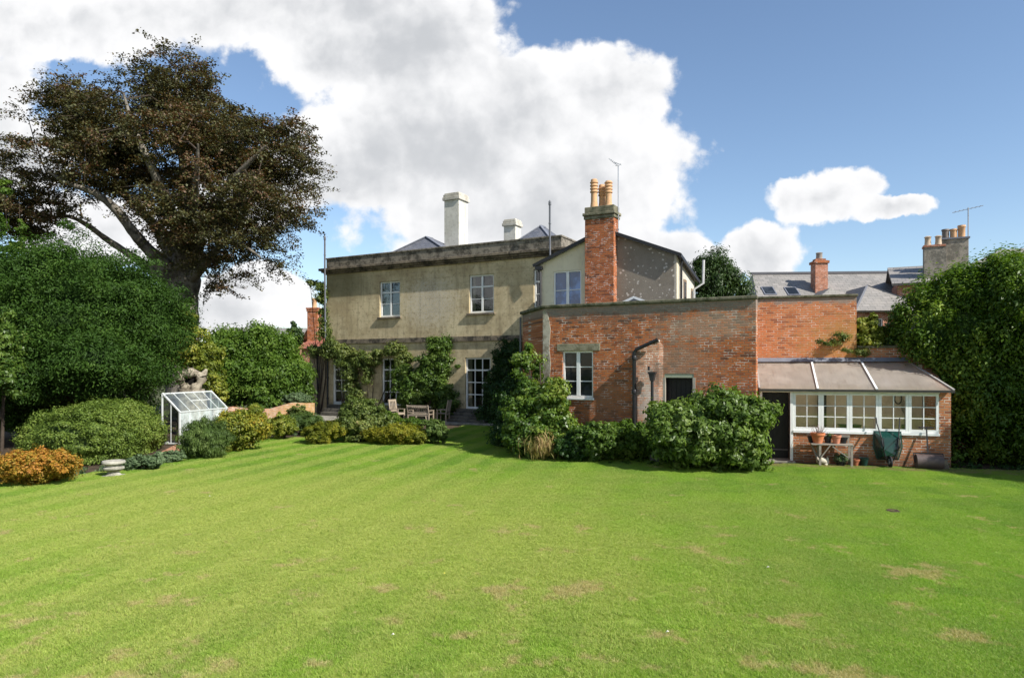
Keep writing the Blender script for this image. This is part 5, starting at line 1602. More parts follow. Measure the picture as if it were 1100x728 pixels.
climber('ivy', 'trail of ivy climbing the far left corner of the stone house to the cornice', [(345, 306, 9, 7, .2, .25), (349, 318, 6, 14, .2, .25), (350, 338, 5, 18, .15, .2), (352, 358, 7, 14, .2, .25), (336, 304, 7, 4, .2, .15), (354, 374, 12, 9, .3, .3), (340, 376, 8, 6, .3, .3)], L_CLIMB, 9000, 0.10, 85, group='climbers on the ochre stone wall')

# background greenery at the left
tree_blobs('garden_tree', 'broad mid green garden shrub mass between the beech trunk and the stone house', 'tree', at(270, 440, 35.5).xy.to_3d(),
           [px_blob(245, 380, 30, 28, 35, 1.6), px_blob(285, 378, 34, 30, 35.5, 1.8), px_blob(298, 408, 28, 28, 34.5, 1.6), px_blob(260, 410, 34, 28, 34.5, 1.6), px_blob(312, 402, 18, 22, 35, 1.2)], L_MID, 46000, 0.14, 91, 0.14, core=0.8, jag=0.12)
tree_blobs('garden_tree', 'dark small-leaved bush hiding the gable of the cottage', 'tree', at(322, 440, 36.8).xy.to_3d(), [px_blob(325, 402, 11, 14, 36.5, .8), px_blob(328, 420, 8, 16, 36.0, .7)], L_LAUREL, 9000, 0.13, 92, 0.08, core=0.7)
tree_blobs('golden_tree', 'light yellow-green foliage drooping around the hollow tree stump', 'tree', at(212, 440, 31.5).xy.to_3d(), [px_blob(212, 375, 16, 24, 31.5, 1.0), px_blob(228, 395, 14, 22, 31.2, .8), px_blob(200, 352, 10, 20, 32, .8), px_blob(232, 418, 12, 12, 31, .6), px_blob(188, 385, 8, 9, 31, .5)], L_GOLD, 15000, 0.12, 93, 0.08, core=0.35, jag=0.2)
tree_blobs('conifer', 'small dark conifer beyond the garden beside the cottage chimney', 'tree', at(315, 400, 60).xy.to_3d(), [px_blob(316, 362, 9, 12, 60, .8), px_blob(316, 354, 5, 9, 60, .5)], L_CONIFER, 3000, 0.22, 94, 0.15, core=0.6)
shrub('wall_top_plant', 'feathery grey-green plant spilling over the low curved brick wall', 318, 420, 436, 34, L_GREY, 7000, 0.09, 95, 'plant', depth=0.7, Z=32.6, z0=1.0, k=5)
shrub('border_plant', 'bushy olive plant in front of the sunlit hump of brick wall', 322, 431, 462, 26, L_CLIMB, 6500, 0.085, 99, 'plant', 'border plants along the left of the lawn', depth=0.9, Z=31.4)
shrub('leafy_bush', 'low bright bush in front of the pinkish brick wall', 274, 430, 462, 22, L_GOLD, 6000, 0.09, 98, depth=0.8, Z=31.0)
shrub('leafy_bush', 'bright leafy bush growing over the pinkish brick wall', 281, 408, 448, 30, L_MID, 9000, 0.12, 96, depth=1.0, Z=31.8)

# hollow stump
t = thing('hollow_stump', 'gnarled pale hollow tree stump behind the small greenhouse', 'tree stump', at(205, 440, 29).xy.to_3d())
rng = np.random.default_rng(5)
def stump():
    cc = at(205, 409, 29) - Vector(t.location)
    mb = MB()
    rr = random.Random(8)
    mb.tube([(0.1, 0.15, -0.05), (0.05, 0.1, 0.8), (0, 0.05, 1.5), (0, 0.05, cc.z - 0.35)], [0.75, 0.60, 0.58, 0.52], 18)
    n = 22
    ring = []; rad = []
    for i in range(n + 1):
        a = 2 * math.pi * i / n + 0.3
        ring.append((cc.x + 0.42 * math.cos(a) * (1 + 0.10 * math.sin(3 * a)), 0.05 * math.sin(2 * a), cc.z + 0.36 * math.sin(a) * (1 + 0.08 * math.cos(2 * a))))
        rad.append(0.19 + 0.055 * math.sin(5 * a) + 0.03 * math.sin(11 * a))
    rad[-1] = rad[0]
    mb.tube(ring, rad, 12, False)
    mb.tube([(-0.35, 0.1, cc.z + 0.1), (-0.55, 0.1, cc.z + 0.4), (-0.62, 0.15, cc.z + 0.62)], [0.2, 0.13, 0.05], 10)
    mb.tube([(0.38, 0.1, cc.z + 0.1), (0.55, 0.1, cc.z + 0.35), (0.6, 0.15, cc.z + 0.5)], [0.2, 0.12, 0.05], 10)
    mb.build('trunk', lichen_stone('bleached_wood', (0.33, 0.29, 0.22), (0.12, 0.10, 0.075), (0.46, 0.42, 0.34), 1.6), t, True)
    h = MB().lathe([(0.01, 0.0), (0.36, 0.02), (0.34, 0.10), (0.01, 0.14)], (0, 0, 0), 18).build('hollow', INSIDE, t, True)
    h.location = (cc.x, 0.12, cc.z); h.rotation_euler = (math.radians(90), 0, 0)
stump()

# low curved garden wall
t = thing('garden_wall', 'low curved pinkish brick garden wall below the shrubs left of the house', 'wall', (-9.6, 31.6, 0))
pts = [(-3.6, -1.4, .9), (-2.9, -.8, 1.05), (-2.3, -.3, 0.9), (-1.6, 0.1, 0.9), (-1.1, 0.35, 1.05), (-0.7, 0.6, 1.16), (-0.25, 0.9, 1.12), (0.0, 1.6, 1.1)]
m = MB()
for i in range(len(pts) - 1):
    a, b = pts[i], pts[i + 1]
    d = Vector((b[0] - a[0], b[1] - a[1], 0)).normalized(); nn = Vector((-d.y, d.x, 0)) * 0.3
    vs = [(a[0], a[1], -.05), (b[0], b[1], -.05), (b[0] + nn.x, b[1] + nn.y, -.05), (a[0] + nn.x, a[1] + nn.y, -.05),
          (a[0], a[1], a[2]), (b[0], b[1], b[2]), (b[0] + nn.x, b[1] + nn.y, b[2]), (a[0] + nn.x, a[1] + nn.y, a[2])]
    m.add(vs, [(0, 3, 2, 1), (4, 5, 6, 7), (0, 1, 5, 4), (2, 3, 7, 6)] + ([(3, 0, 4, 7)] if i == 0 else []) + ([(1, 2, 6, 5)] if i == len(pts) - 2 else []))
m.build('wall', BRICK_PINK, t)

# small aluminium greenhouse
def greenhouse():
    o = at(193, 478, gz(478))
    ang = math.degrees(math.atan2(0.98, 0.21))
    t = thing('greenhouse', 'small white framed sloping greenhouse on the brick path by the clipped hedge', 'greenhouse', (o.x, o.y, 0.0), ang - 90)
    # local: y runs along its length away from the camera, x to the right; the high side is on the left
    W, L, lo, hi = -0.72, 2.75, 1.20, 1.86
    AL = plain('pale_aluminium', (0.62, 0.64, 0.62), 0.45, 0.5, 0.05)
    f = MB()
    s = 0.045
    for y in (0, L):
        f.bar((0, y, 0.02), (0, y, lo), s).bar((W, y, 0.02), (W, y, hi), s).bar((0.04, y, lo - 0.02), (W, y, hi + 0.02), s).bar((0, y, 0.06), (W, y, 0.06), s)
        f.bar((W * 0.5, y, 0.06), (W * .5, y, (lo + hi) / 2), 0.02)
    f.bar((0, 0, lo), (0, L, lo), s).bar((W, 0, hi), (W, L, hi), s).bar((0, 0, 0.06), (0, L, 0.06), s).bar((W, 0, 0.06), (W, L, 0.06), s)
    for k in range(1, 5):
        y = L * k / 5
        f.bar((0.02, y, lo), (W, y, hi), 0.022).bar((0, y, 0.06), (0, y, lo), 0.022)
    f.bar((W * 0.5, L * .4, (lo + hi) / 2 + 0.03), (W * 0.5, L * .8, (lo + hi) / 2 + 0.03), 0.03)
    f.build('frame', AL, t)
    MB().add([(0.03, 0.02, lo - 0.0), (0.03, L - 0.02, lo), (W, L - 0.02, hi), (W, 0.02, hi)], [(0, 1, 2, 3)]).build('roof_glass', GLASS_GH, t)
    MB().add([(0, 0.02, 0.08), (0, L, 0.08), (0, L, lo), (0, 0.02, lo)], [(0, 1, 2, 3)]).build('front_glass', glass_clear('misted_glass', (0.7, 0.8, 0.8), 0.05, 0.9), t)
    MB().add([(0, 0, 0.08), (W, 0, 0.08), (W, 0, hi - 0.02), (0, 0, lo - 0.02)], [(0, 1, 2, 3)]).build('end_glass', GLASS_CLEAR, t)
    MB().add([(0, L, 0.08), (W, L, 0.08), (W, L, hi - 0.02), (0, L, lo - 0.02)], [(0, 1, 2, 3)]).build('end_glass', GLASS_CLEAR, t)
    p = world = Vector((o.x, o.y, 0))
    ca, sa = math.cos(math.radians(ang - 90)), math.sin(math.radians(ang - 90))
    pot = None
    for i, (x, y, s_) in enumerate([(-0.25, 0.35, 1.0), (-0.5, 0.6, 1.1), (-0.22, 0.8, 0.9), (-0.48, 1.2, 1.1)]):
        lab = ['terracotta pot at the near end inside the small greenhouse', 'second terracotta pot against the tall side inside the greenhouse', 'smaller terracotta pot in the middle of the greenhouse floor', 'terracotta pot furthest back inside the small greenhouse'][i]
        q = thing('flower_pot', lab, 'flower pot', (o.x + x * ca - y * sa, o.y + x * sa + y * ca, 0.02), group='terracotta pots in the greenhouse')
        q.scale = (s_, s_, s_)
        MB().lathe([(0.08, 0), (0.12, 0.18), (0.14, 0.18), (0.14, 0.23), (0.12, 0.23), (0.11, 0.2)], (0, 0, 0), 18).build('pot', TERRA, q, True)


greenhouse()


# ------------------------------------------------------------------ garden furniture on the terrace
def slatted_chair(name, label, cat, px, py, Z, rot, width=0.6, arms=True, hb=0.88, group=None, z0=0.10):
    p = at(px, py, Z)
    t = thing(name, label, cat, (p.x, p.y, z0), rot, group)
    w = width / 2
    # faces -y
    for x in (-w + .03, w - .03):
        MB().bar((x, -0.22, 0), (x, -0.22, 0.60 if arms else 0.42), 0.055).build('leg', TEAK, t, bevel=0.005)
        MB().bar((x, 0.24, 0), (x, 0.24, 0.42), 0.055).bar((x, 0.24, 0.42), (x, 0.36, hb), 0.055, 0.05).build('leg', TEAK, t, bevel=0.005)
    m = MB()
    for i in range(6): m.box(-w, w, -0.24 + i * 0.08, -0.18 + i * 0.08, 0.415, 0.435)
    m.bar((-w + .03, -0.22, 0.38), (w - .03, -0.22, 0.38), 0.03, 0.07).bar((-w + .03, 0.24, 0.38), (w - .03, 0.24, 0.38), 0.03, 0.07)
    m.build('seat', TEAK, t)
    b = MB().bar((-w + .03, 0.345, hb - 0.05), (w - .03, 0.345, hb - 0.05), 0.03, 0.09).bar((-w + .03, 0.27, 0.52), (w - .03, 0.27, 0.52), 0.03, 0.05)
    n = max(3, int(width / 0.105))
    for i in range(n):
        x = -w + .08 + (2 * w - .16) * i / (n - 1)
        b.bar((x, 0.27, 0.53), (x, 0.34, hb - 0.08), 0.045, 0.015)
    b.build('backrest', TEAK, t)
    if arms:
        for x in (-w + .03, w - .03):
            MB().box(x - 0.035, x + 0.035, -0.26, 0.27, 0.60, 0.625).build('armrest', TEAK, t, bevel=0.005)
    return t


slatted_chair('garden_bench', 'weathered slatted wooden garden bench on the terrace, its back to the lawn', 'bench', 452, 460, 33.6, 158, 1.22)
slatted_chair('garden_chair', 'sunlit high-backed wooden garden armchair left of the bench', 'chair', 427, 460, 34.6, 62, 0.6, True, 1.1, 'wooden garden chairs')
slatted_chair('garden_chair', 'folding wooden garden chair in shade right of the bench', 'chair', 476, 460, 34.2, 255, 0.55, True, 1.1, 'wooden garden chairs')


def garden_table():
    p = at(453, 460, 34.5)
    t = thing('garden_table', 'round wooden garden table partly hidden behind the bench', 'table', (p.x, p.y, 0.10))
    MB().lathe([(0.02, 0.70), (0.5, 0.70), (0.52, 0.715), (0.5, 0.73), (0.02, 0.73)], (0, 0, 0), 28).build('tabletop', TEAK, t)
    for k in range(4):
        a = math.pi / 4 + k * math.pi / 2
        MB().bar((0.40 * math.cos(a), 0.40 * math.sin(a), 0), (0.25 * math.cos(a), 0.25 * math.sin(a), 0.70), 0.05).build('leg', TEAK, t)


garden_table()


# ------------------------------------------------------------------ things along the lean-to
def on_lean(px, y, ext=0.0):
    """local x on the lean-to front for a column, at local y in front of it"""
    u = (px - CX) / F
    # world = LO + x*d + y*b
    ox = LO[0] + y * ls; oz = LO[1] + y * lc
    x = (u * oz - ox) / (lc + u * ls)
    return x


def lean_thing(name, label, cat, px, y, z=0.0, rot=0.0, group=None):
    return thing(name, label, cat, lean_world(on_lean(px, y), y, z), -LR + rot, group)


def potting_bench():
    t = lean_thing('potting_bench', 'rustic grey timber potting bench with slanting braces against the lean-to wall', 'bench', 893, -0.38)
    w = 0.52; h = 0.60
    m = MB()
    for y0 in (-0.24, -0.07, 0.10): m.box(-w - 0.03, w + 0.03, y0, y0 + 0.155, h, h + 0.028)
    m.build('top', BENCHWOOD, t)
    for x in (-w * 0.62, w - 0.02):
        MB().bar((x, -0.21, 0), (x, -0.21, h), 0.06, 0.04).build('leg', BENCHWOOD, t)
        MB().bar((x, 0.22, 0), (x, 0.22, h), 0.06, 0.04).build('leg', BENCHWOOD, t)
    MB().bar((-w * 0.60, -0.24, 0.24), (-w * 0.12, -0.24, h), 0.05, 0.03).build('brace', BENCHWOOD, t)
    MB().bar((w - 0.05, -0.18, 0.22), (w * 0.0, -0.20, h - 0.03), 0.06, 0.03).build('brace', BENCHWOOD, t)
    MB().bar((-w * 0.64, -0.22, 0.05), (-w * 1.0, 0.16, h), 0.045, 0.03).build('brace', BENCHWOOD, t)
    MB().box(-w, w, 0.20, 0.24, 0.80, 0.86).bar((w - 0.04, 0.22, h), (w - 0.04, 0.22, 0.84), 0.05, 0.03).bar((0, 0.22, h), (0, 0.22, 0.84), 0.05, 0.03).build('back_rail', BENCHWOOD, t)
    return h + 0.03


bh = potting_bench()


def pot(label, px, y, z, r, h, mat=TERRA, group='pots by the lean-to', plant=None, name='flower_pot', seed=1):
    t = lean_thing(name, label, 'flower pot', px, y, z, 0, group)
    MB().lathe([(r * 0.62, 0), (r * 0.93, h * 0.74), (r * 1.04, h * 0.76), (r * 1.06, h), (r * 0.93, h), (r * 0.90, h * 0.86), (r * 0.1, h * 0.86)], (0, 0, 0), 22).build('pot', mat, t, True)
    MB().lathe([(0.01, h * 0.855), (r * 0.88, h * 0.865), (r * 0.5, h * 0.90), (0.01, h * 0.91)], (0, 0, 0), 16).build('compost', SOIL, t, True)
    return t


BLACKPOT = plain('black_plastic', (0.015, 0.016, 0.018), 0.4, 0.4)
GREENPOT = plain('dark_green_plastic', (0.010, 0.035, 0.028), 0.4, 0.4)
pot('large bright terracotta pot of bare twigs at the left end of the potting bench', 878.5, -0.38, bh, 0.19, 0.30)
pot('smaller pink terracotta pot in the middle of the potting bench', 898.5, -0.36, bh, 0.125, 0.24, plain('pink_clay', (0.50, 0.21, 0.13), 0.8, 0.2, 0.15))
pot('black plastic pot between the two terracotta pots on the potting bench', 889, -0.30, bh, 0.10, 0.18, BLACKPOT)
pot('dark pot behind the right of the potting bench top', 906, -0.24, bh, 0.11, 0.17, BLACKPOT)
pot('black pot at the far left end of the potting bench', 871, -0.26, bh, 0.09, 0.18, BLACKPOT)
pot('small terracotta pot on the ground right of the potting bench', 918.5, -0.30, 0.0, 0.13, 0.20, plain('dull_clay', (0.34, 0.12, 0.06), 0.8, 0.2, 0.15))
pot('dark green plastic pot on the ground between bench and wheelbarrow', 928, -0.28, 0.0, 0.12, 0.24, GREENPOT)


def twigs():
    t = lean_thing('dry_plant', 'bare brown twigs growing from the large terracotta pot', 'plant', 878.5, -0.38, bh + 0.26)
    m = MB(); rr = random.Random(4)
    for i in range(22):
        a = rr.uniform(0, 6.28); q = rr.uniform(0.02, 0.14)
        b = Vector((q * math.cos(a), q * math.sin(a), 0)); e = b * 2.0 + Vector((rr.uniform(-.05, .05), 0, rr.uniform(0.12, 0.26)))
        m.tube([b, (b + e) / 2 + Vector((0.01, 0, 0.02)), e], [0.006, 0.005, 0.003], 5)
        m.tube([e, e + Vector((rr.uniform(-.05, .05), rr.uniform(-.05, .05), 0.04))], [0.003, 0.002], 4)
    m.build('stem', plain('dry_twig', (0.16, 0.10, 0.08)), t)
    t2 = lean_thing('grey_plant', 'little grey plant on the black pot between the terracotta pots', 'plant', 890.5, -0.30, bh + 0.15)
    g = Vector(t2.location)
    foliage('foliage', [((g.x, g.y, g.z + 0.06), (0.11, 0.09, 0.07))], 260, 0.05, L_GREY, t2, 5, core=0, shell=0.2, crad=0.04)
    MB().tube([(0, 0, -0.02), (0.01, 0, 0.08)], [0.008, 0.004], 5).build('stem', STEM, t2)


twigs()


def under_bench():
    # pale potted plant under the bench and the pale stone ornament
    t = lean_thing('potted_plant', 'pale green plant in a pot under the right half of the potting bench', 'plant', 903, -0.42)
    MB().lathe([(0.10, 0), (0.14, 0.14), (0.15, 0.14), (0.15, 0.17), (0.12, 0.17)], (0, 0, 0), 18).build('pot', BLACKPOT, t, True)
    g = Vector(t.location)
    foliage('foliage', [((g.x, g.y, 0.24), (0.22, 0.18, 0.13))], 1100, 0.06, L_GREY, t, 6, core=0, shell=0.2, crad=0.06)
    t = lean_thing('garden_ornament', 'pale cream spouted garden ornament lying under the left of the potting bench', 'ornament', 885, -0.42)
    m = MB()
    m.tube([(-0.15, 0, 0.06), (-0.13, 0, 0.13), (-0.06, 0, 0.15), (0.02, 0, 0.12), (0.08, 0, 0.09)], [0.05, 0.11, 0.11, 0.09, 0.05], 14)
    m.tube([(0.05, 0, 0.02), (0.09, 0, 0.10), (0.10, 0, 0.20), (0.085, 0, 0.25)], [0.06, 0.04, 0.028, 0.015], 12)
    m.build('body', plain('cream_stoneware', (0.55, 0.50, 0.40), 0.7, 0.3, 0.1, dirt=(0.3, 0.26, 0.2)), t, True)


under_bench()


def wheelbarrow():
    t = lean_thing('wheelbarrow', 'dark green wheelbarrow stood upright on its wheel against the lean-to', 'wheelbarrow', 955.5, -0.30)
    G = plain('green_enamel', (0.008, 0.045, 0.036), 0.22, 0.6, 0.2)
    # tray: opening towards the wall (+y), base towards the lawn, leaning back
    def ring(z, w, y0, h):
        return [(-w, y0, z), (w, y0, z), (w, y0, z + h), (-w, y0, z + h)]
    rim = [(-0.27, 0.20, 0.20), (0.27, 0.20, 0.20), (0.37, 0.22, 0.55), (0.35, 0.27, 0.98), (-0.35, 0.27, 0.98), (-0.37, 0.22, 0.55)]
    bas = [(-0.17, -0.10, 0.32), (0.17, -0.10, 0.32), (0.22, -0.11, 0.55), (0.21, -0.02, 0.84), (-0.21, -0.02, 0.84), (-0.22, -0.11, 0.55)]
    m = MB()
    inn = [(x * 0.95, y + 0.004, (z - 0.6) * 0.96 + 0.6) for x, y, z in rim]
    bin_ = [(x * 0.95, y + 0.015, (z - 0.58) * 0.95 + 0.58) for x, y, z in bas]
    vs = rim + bas + inn + bin_
    fs = [(0, 1, 7, 6), (1, 2, 8, 7), (2, 3, 9, 8), (3, 4, 10, 9), (4, 5, 11, 10), (5, 0, 6, 11), (6, 7, 8, 9, 10, 11)]
    fs += [tuple(i + 12 for i in f[::-1]) for f in fs]
    fs += [(i, 12 + i, 12 + (i + 1) % 6, (i + 1) % 6) for i in range(6)]
    m.add(vs, fs)
    m.build('tray', G, t, bevel=0.03)
    MB().tube([Vector(p) for p in rim] + [Vector(rim[0])], 0.016, 8).build('rim', G, t, True)
    for s in (-1, 1):
        MB().tube([(s * 0.05, -0.05, 0.13), (s * 0.16, -0.13, 0.42), (s * 0.22, -0.04, 0.86), (s * 0.29, 0.16, 1.22), (s * 0.30, 0.20, 1.38)], 0.017, 8).build('handle', BLACK, t, True)
        MB().tube([(s * 0.18, -0.12, 0.50), (s * 0.20, -0.30, 0.62), (s * 0.21, -0.28, 0.80), (s * 0.22, -0.06, 0.84)], 0.014, 8).build('leg', BLACK, t, True)
    w = MB()
    n = 24
    w.tube([(0.0, 0.155 * math.cos(2 * math.pi * i / n) - 0.10, 0.165 + 0.125 * math.sin(2 * math.pi * i / n) * 1.0) for i in range(n + 1)], 0.036, 10, False)
    o = w.build('wheel', plain('rubber', (0.02, 0.02, 0.021), 0.7), t, True)
    MB().tube([(-0.045, -0.10, 0.165), (0.045, -0.10, 0.165)], 0.085, 18).build('rim', plain('grey_rim', (0.22, 0.22, 0.22), 0.4, 0.5), o, True)


wheelbarrow()


def roller():
    t = lean_thing('garden_roller', 'rusty dark iron garden roller resting against the brick base of the lean-to', 'garden roller', 998, -0.34)
    IR = plain('rusty_iron', (0.085, 0.062, 0.058), 0.6, 0.4, 0.25, dirt=(0.16, 0.09, 0.06))
    MB().tube([(-0.33, 0, 0.20), (-0.325, 0, 0.20), (0.325, 0, 0.20), (0.33, 0, 0.20)], [0.17, 0.20, 0.20, 0.17], 36).build('drum', IR, t, True)
    m = MB()
    for s in (-1, 1):
        m.bar((s * 0.36, 0, 0.20), (s * 0.36, 0.10, 0.42), 0.02, 0.04)
        m.tube([(s * 0.36, 0, 0.20), (s * 0.32, 0, 0.20)], 0.03, 10)
    m.bar((-0.36, 0.10, 0.42), (0.36, 0.10, 0.42), 0.03).bar((0, 0.10, 0.42), (0.0, 0.25, 1.10), 0.035, 0.02).tube([(-0.19, 0.26, 1.12), (0.19, 0.26, 1.12)], 0.018, 8)
    m.build('handle', BLACK, t)
    t2 = lean_thing('stone_block', 'rough grey stone block on the ground right of the garden roller', 'stone', 1012, -0.26)
    MB().add([(-.14, -.1, 0), (.16, -.12, 0), (.15, .1, 0), (-.15, .12, 0), (-.10, -.08, .24), (.10, -.10, .30), (.11, .08, .28), (-.11, .09, .22)], [(0, 3, 2, 1), (4, 5, 6, 7), (0, 1, 5, 4), (1, 2, 6, 5), (2, 3, 7, 6), (3, 0, 4, 7)]).build('block', SILLSTONE, t2, bevel=0.03)


roller()


def hung_tools():
    a = [(996.0, 1.86, 'coil of dark cord hanging inside the right lean-to window'), ]
    t = thing('tool', 'dark long-handled tool hanging inside the right-hand lean-to window', 'tool', lean_world(4.35, 1.86, 0.95), -LR)
    MB().tube([(0, 0, 0.0), (0.0, 0, 0.75)], 0.03, 8).lathe([(0.05, 0.45), (0.10, 0.55), (0.11, 0.75), (0.05, 0.85)], (0, 0, 0), 12).build('handle', BENCHWOOD, t, True)
    MB().box(-0.10, 0.10, -0.02, 0.02, -0.05, 0.12).build('blade', BLACK, t, bevel=0.01)
    t = thing('cord_coil', 'dark coil of cord hung high inside the lean-to by the right-hand window', 'cord', lean_world(4.15, 1.84, 1.85), -LR)
    n = 20
    MB().tube([(0.10 * math.cos(6.283 * i / n), 0, 0.16 * math.sin(6.283 * i / n)) for i in range(n + 1)], 0.022, 8, False).build('loop', BLACK, t, True)
    t = thing('board', 'tall dark board standing inside behind the second lean-to window', 'board', lean_world(1.98, 1.78, 0.90), -LR)
    MB().box(-0.13, 0.13, -0.015, 0.015, 0, 1.25).build('panel', DARKDOOR, t, bevel=0.003)
    t = thing('seed_tray', 'dark green tray on the sill shelf inside the middle lean-to window', 'tray', lean_world(2.75, 1.62, 0.90), -LR)
    MB().prism([(-0.28, 0), (0.28, 0), (0.32, 0.14), (-0.32, 0.14)], -0.15, 0.15, 'y').build('box', GREENPOT, t, bevel=0.01)


hung_tools()

# shrub and dead stems over the low wall
tree_blobs('wall_shrub', 'bright rounded bush rising over the end of the tall orange wall', 'shrub', lean_world(3.9, 3.0).xy.to_3d(), [px_blob(934, 355, 15, 16, 21.9, .5), px_blob(930, 366, 12, 12, 21.8, .4)], L_GOLD, 6500, 0.10, 101, 0.05, core=0.6)
tree_blobs('wall_shrub', 'yellowish creeper tumbling along the low mossy wall top', 'climber', lean_world(3.4, 2.7).xy.to_3d(), [px_blob(905, 362, 16, 9, 21.6, .15), px_blob(890, 370, 13, 6, 21.6, .12), px_blob(955, 360, 14, 10, 22.3, .3), px_blob(925, 378, 22, 5, 21.5, .12)], L_CLIMB, 3200, 0.075, 102, 0.02, core=0, shell=0.1, aspect=3, crad=0.10, crown='foliage')
shrub('wild_plant', 'small weedy plant at the foot of the tall hedge beside the lean-to', 1027, 484, 503, 18, L_MID, 1500, 0.07, 103, 'plant', depth=0.4, core=0)
shrub('wild_plant', 'leafy weeds on the bare soil between laurel bush and lean-to door', 806, 487, 503, 26, L_MID, 3000, 0.07, 104, 'plant', depth=0.5, core=0)


# ------------------------------------------------------------------ neighbours behind the garden walls
def back_row():
    t = thing('slate_house', 'long grey slate roofed house row beyond the orange garden wall', 'house', (17.0, 50.0, 0), -4)
    # local frame: ridge along x
    W = 20; ze, zr = 6.2, 9.65
    MB().wall(0, W, 0, ze, -5, -4.7, [(3, 3.9, 3.4, 5.0), (7, 7.9, 3.4, 5.0)]).box(0, 0.3, -4.7, 5, 0, ze).box(W - .3, W, -4.7, 5, 0, ze).box(0.3, W - .3, 4.7, 5, 0, ze).build('wall', BRICK_FAR, t)
    window(t, 3, 3.9, 3.4, 5.0, -4.9, 2, (1, 1)); window(t, 7, 7.9, 3.4, 5.0, -4.9, 2, (1, 1))
    r = MB()
    vs = [(-0.3, -5.3, ze), (W + .3, -5.3, ze), (W + .3, 5.3, ze), (-0.3, 5.3, ze), (0.6, 0, zr), (W + .3, 0, zr)]
    r.slab([vs[0], vs[1], vs[5], vs[4]], 0.15).slab([vs[3], vs[4], vs[5], vs[2]], 0.15).slab([vs[0], vs[4], vs[3]], 0.15)
    r.build('roof', SLATE_FAR, t)
    MB().bar((0.5, 0, zr + 0.05), (W + .3, 0, zr + 0.05), 0.25, 0.16).build('ridge_tile', plain('ridge_clay', (0.10, 0.10, 0.11)), t)
    def lm(px, py, Z):
        p = at(px, py, Z) - Vector(t.location)
        a = math.radians(4)
        return Vector((p.x * math.cos(a) - p.y * math.sin(a), p.x * math.sin(a) + p.y * math.cos(a), p.z + t.location.z))
    c = lm(880, 272, 47.5)
    o = MB().box(c.x - .42, c.x + .42, c.y - .45, c.y + .45, 6, c.z - .55).build('chimney', BRICK_FAR, t)
    MB().box(c.x - .50, c.x + .50, c.y - .53, c.y + .53, c.z - .75, c.z - .58).box(c.x - .34, c.x + .34, c.y - .3, c.y + .3, c.z - .548, c.z - .42).build('chimney_cap', BRICK_STACK, o)
    MB().lathe([(.22, 0), (.20, .4), (.24, .45), (.16, .5)], (c.x, c.y, c.z - .45), 12).build('chimney_pot', plain('grey_pot', (0.30, 0.27, 0.24)), o, True)
    for (px, py) in ((826, 313.5), (851, 313.5)):
        for zq in range(0, 60):
            c = lm(px, py, 44.8 + zq * 0.1)
            fz = ze + (c.y + 5.3) / 5.3 * (zr - ze)
            if c.z <= fz: break
        k = (zr - ze) / 5.3
        f = MB().slab([(c.x - .42, c.y - .5, fz - .5 * k + .07), (c.x + .42, c.y - .5, fz - .5 * k + .07), (c.x + .42, c.y + .5, fz + .5 * k + .07), (c.x - .42, c.y + .5, fz + .5 * k + .07)], 0.14).build('roof_light', LEAD, t)
        MB().slab([(c.x - .34, c.y - .42, fz - .42 * k + .09), (c.x + .34, c.y - .42, fz - .42 * k + .09), (c.x + .34, c.y + .42, fz + .42 * k + .09), (c.x - .34, c.y + .42, fz + .42 * k + .09)], 0.01).build('pane', GLASS, f)
    # dormer gable
    c = lm(894, 308.5, 44.6)
    r = MB()
    yb = c.y + 3.5
    r.slab([(c.x - 1.25, c.y - .1, c.z - .95), (c.x, c.y + .25, c.z), (c.x, yb, c.z), (c.x - 1.25, yb, c.z - .95)], 0.1).slab([(c.x, c.y + .25, c.z), (c.x + 1.25, c.y - .1, c.z - .95), (c.x + 1.25, yb, c.z - .95), (c.x, yb, c.z)], 0.1)
    r.slab([(c.x - 1.25, c.y - .1, c.z - .95), (c.x + 1.25, c.y - .1, c.z - .95), (c.x, c.y + .25, c.z)], 0.08)
    r.build('dormer', SLATE_FAR, t)
    # projecting hipped wing with brick below
    t2 = thing('slate_house', 'hip roofed brick wing of the neighbouring house showing beside the tall hedge', 'house', at(943, 400, 42.0).xy.to_3d(), -4)
    h = 1.7
    p0 = 8.05; e0 = 6.30
    MB().wall(-1.15, 3.1, 0, e0, 0, 0.3, [(-0.28, 0.30, 4.25, 5.85), (1.2, 2.1, 3.6, 5.75)]).box(-1.15, -.85, .3, 5, 0, e0).box(2.8, 3.1, .3, 5, 0, e0).box(-.85, 2.8, 4.7, 5, 0, e0).build('wall', BRICK_FAR, t2)
    window(t2, -0.28, 0.30, 4.25, 5.85, 0.06, 1, (1, 1))
    window(t2, 1.2, 2.1, 3.6, 5.75, 0.04, 2, (1, 1, 1), None, GLASS, 0.10)
    q = [(-1.5, -.4, e0), (3.4, -.4, e0), (3.4, 5, e0), (-1.5, 5, e0), (0.25, 2.0, p0 + .05), (0.25, 5.5, p0 + .05)]
    MB().slab([q[0], q[1], q[4]], .12).slab([q[0], q[4], q[5], q[3]], .12).slab([q[1], q[2], q[5], q[4]], .12).build('roof', SLATE_FAR, t2)
    MB().bar(q[0], q[4], .12, .08).bar(q[1], q[4], .12, .08).build('hip_tile', plain('hip_lead', (0.22, 0.22, 0.23)), t2)
    # tall stone chimneys
    t3 = thing('gabled_house', 'neighbouring stone house with row of tall chimneys just above the hedge top', 'house', at(1030, 400, 40.0).xy.to_3d(), -25)
    MB().box(-3, 9, 2, 9, 0, 8.2).build('wall', BRICK_FAR, t3)
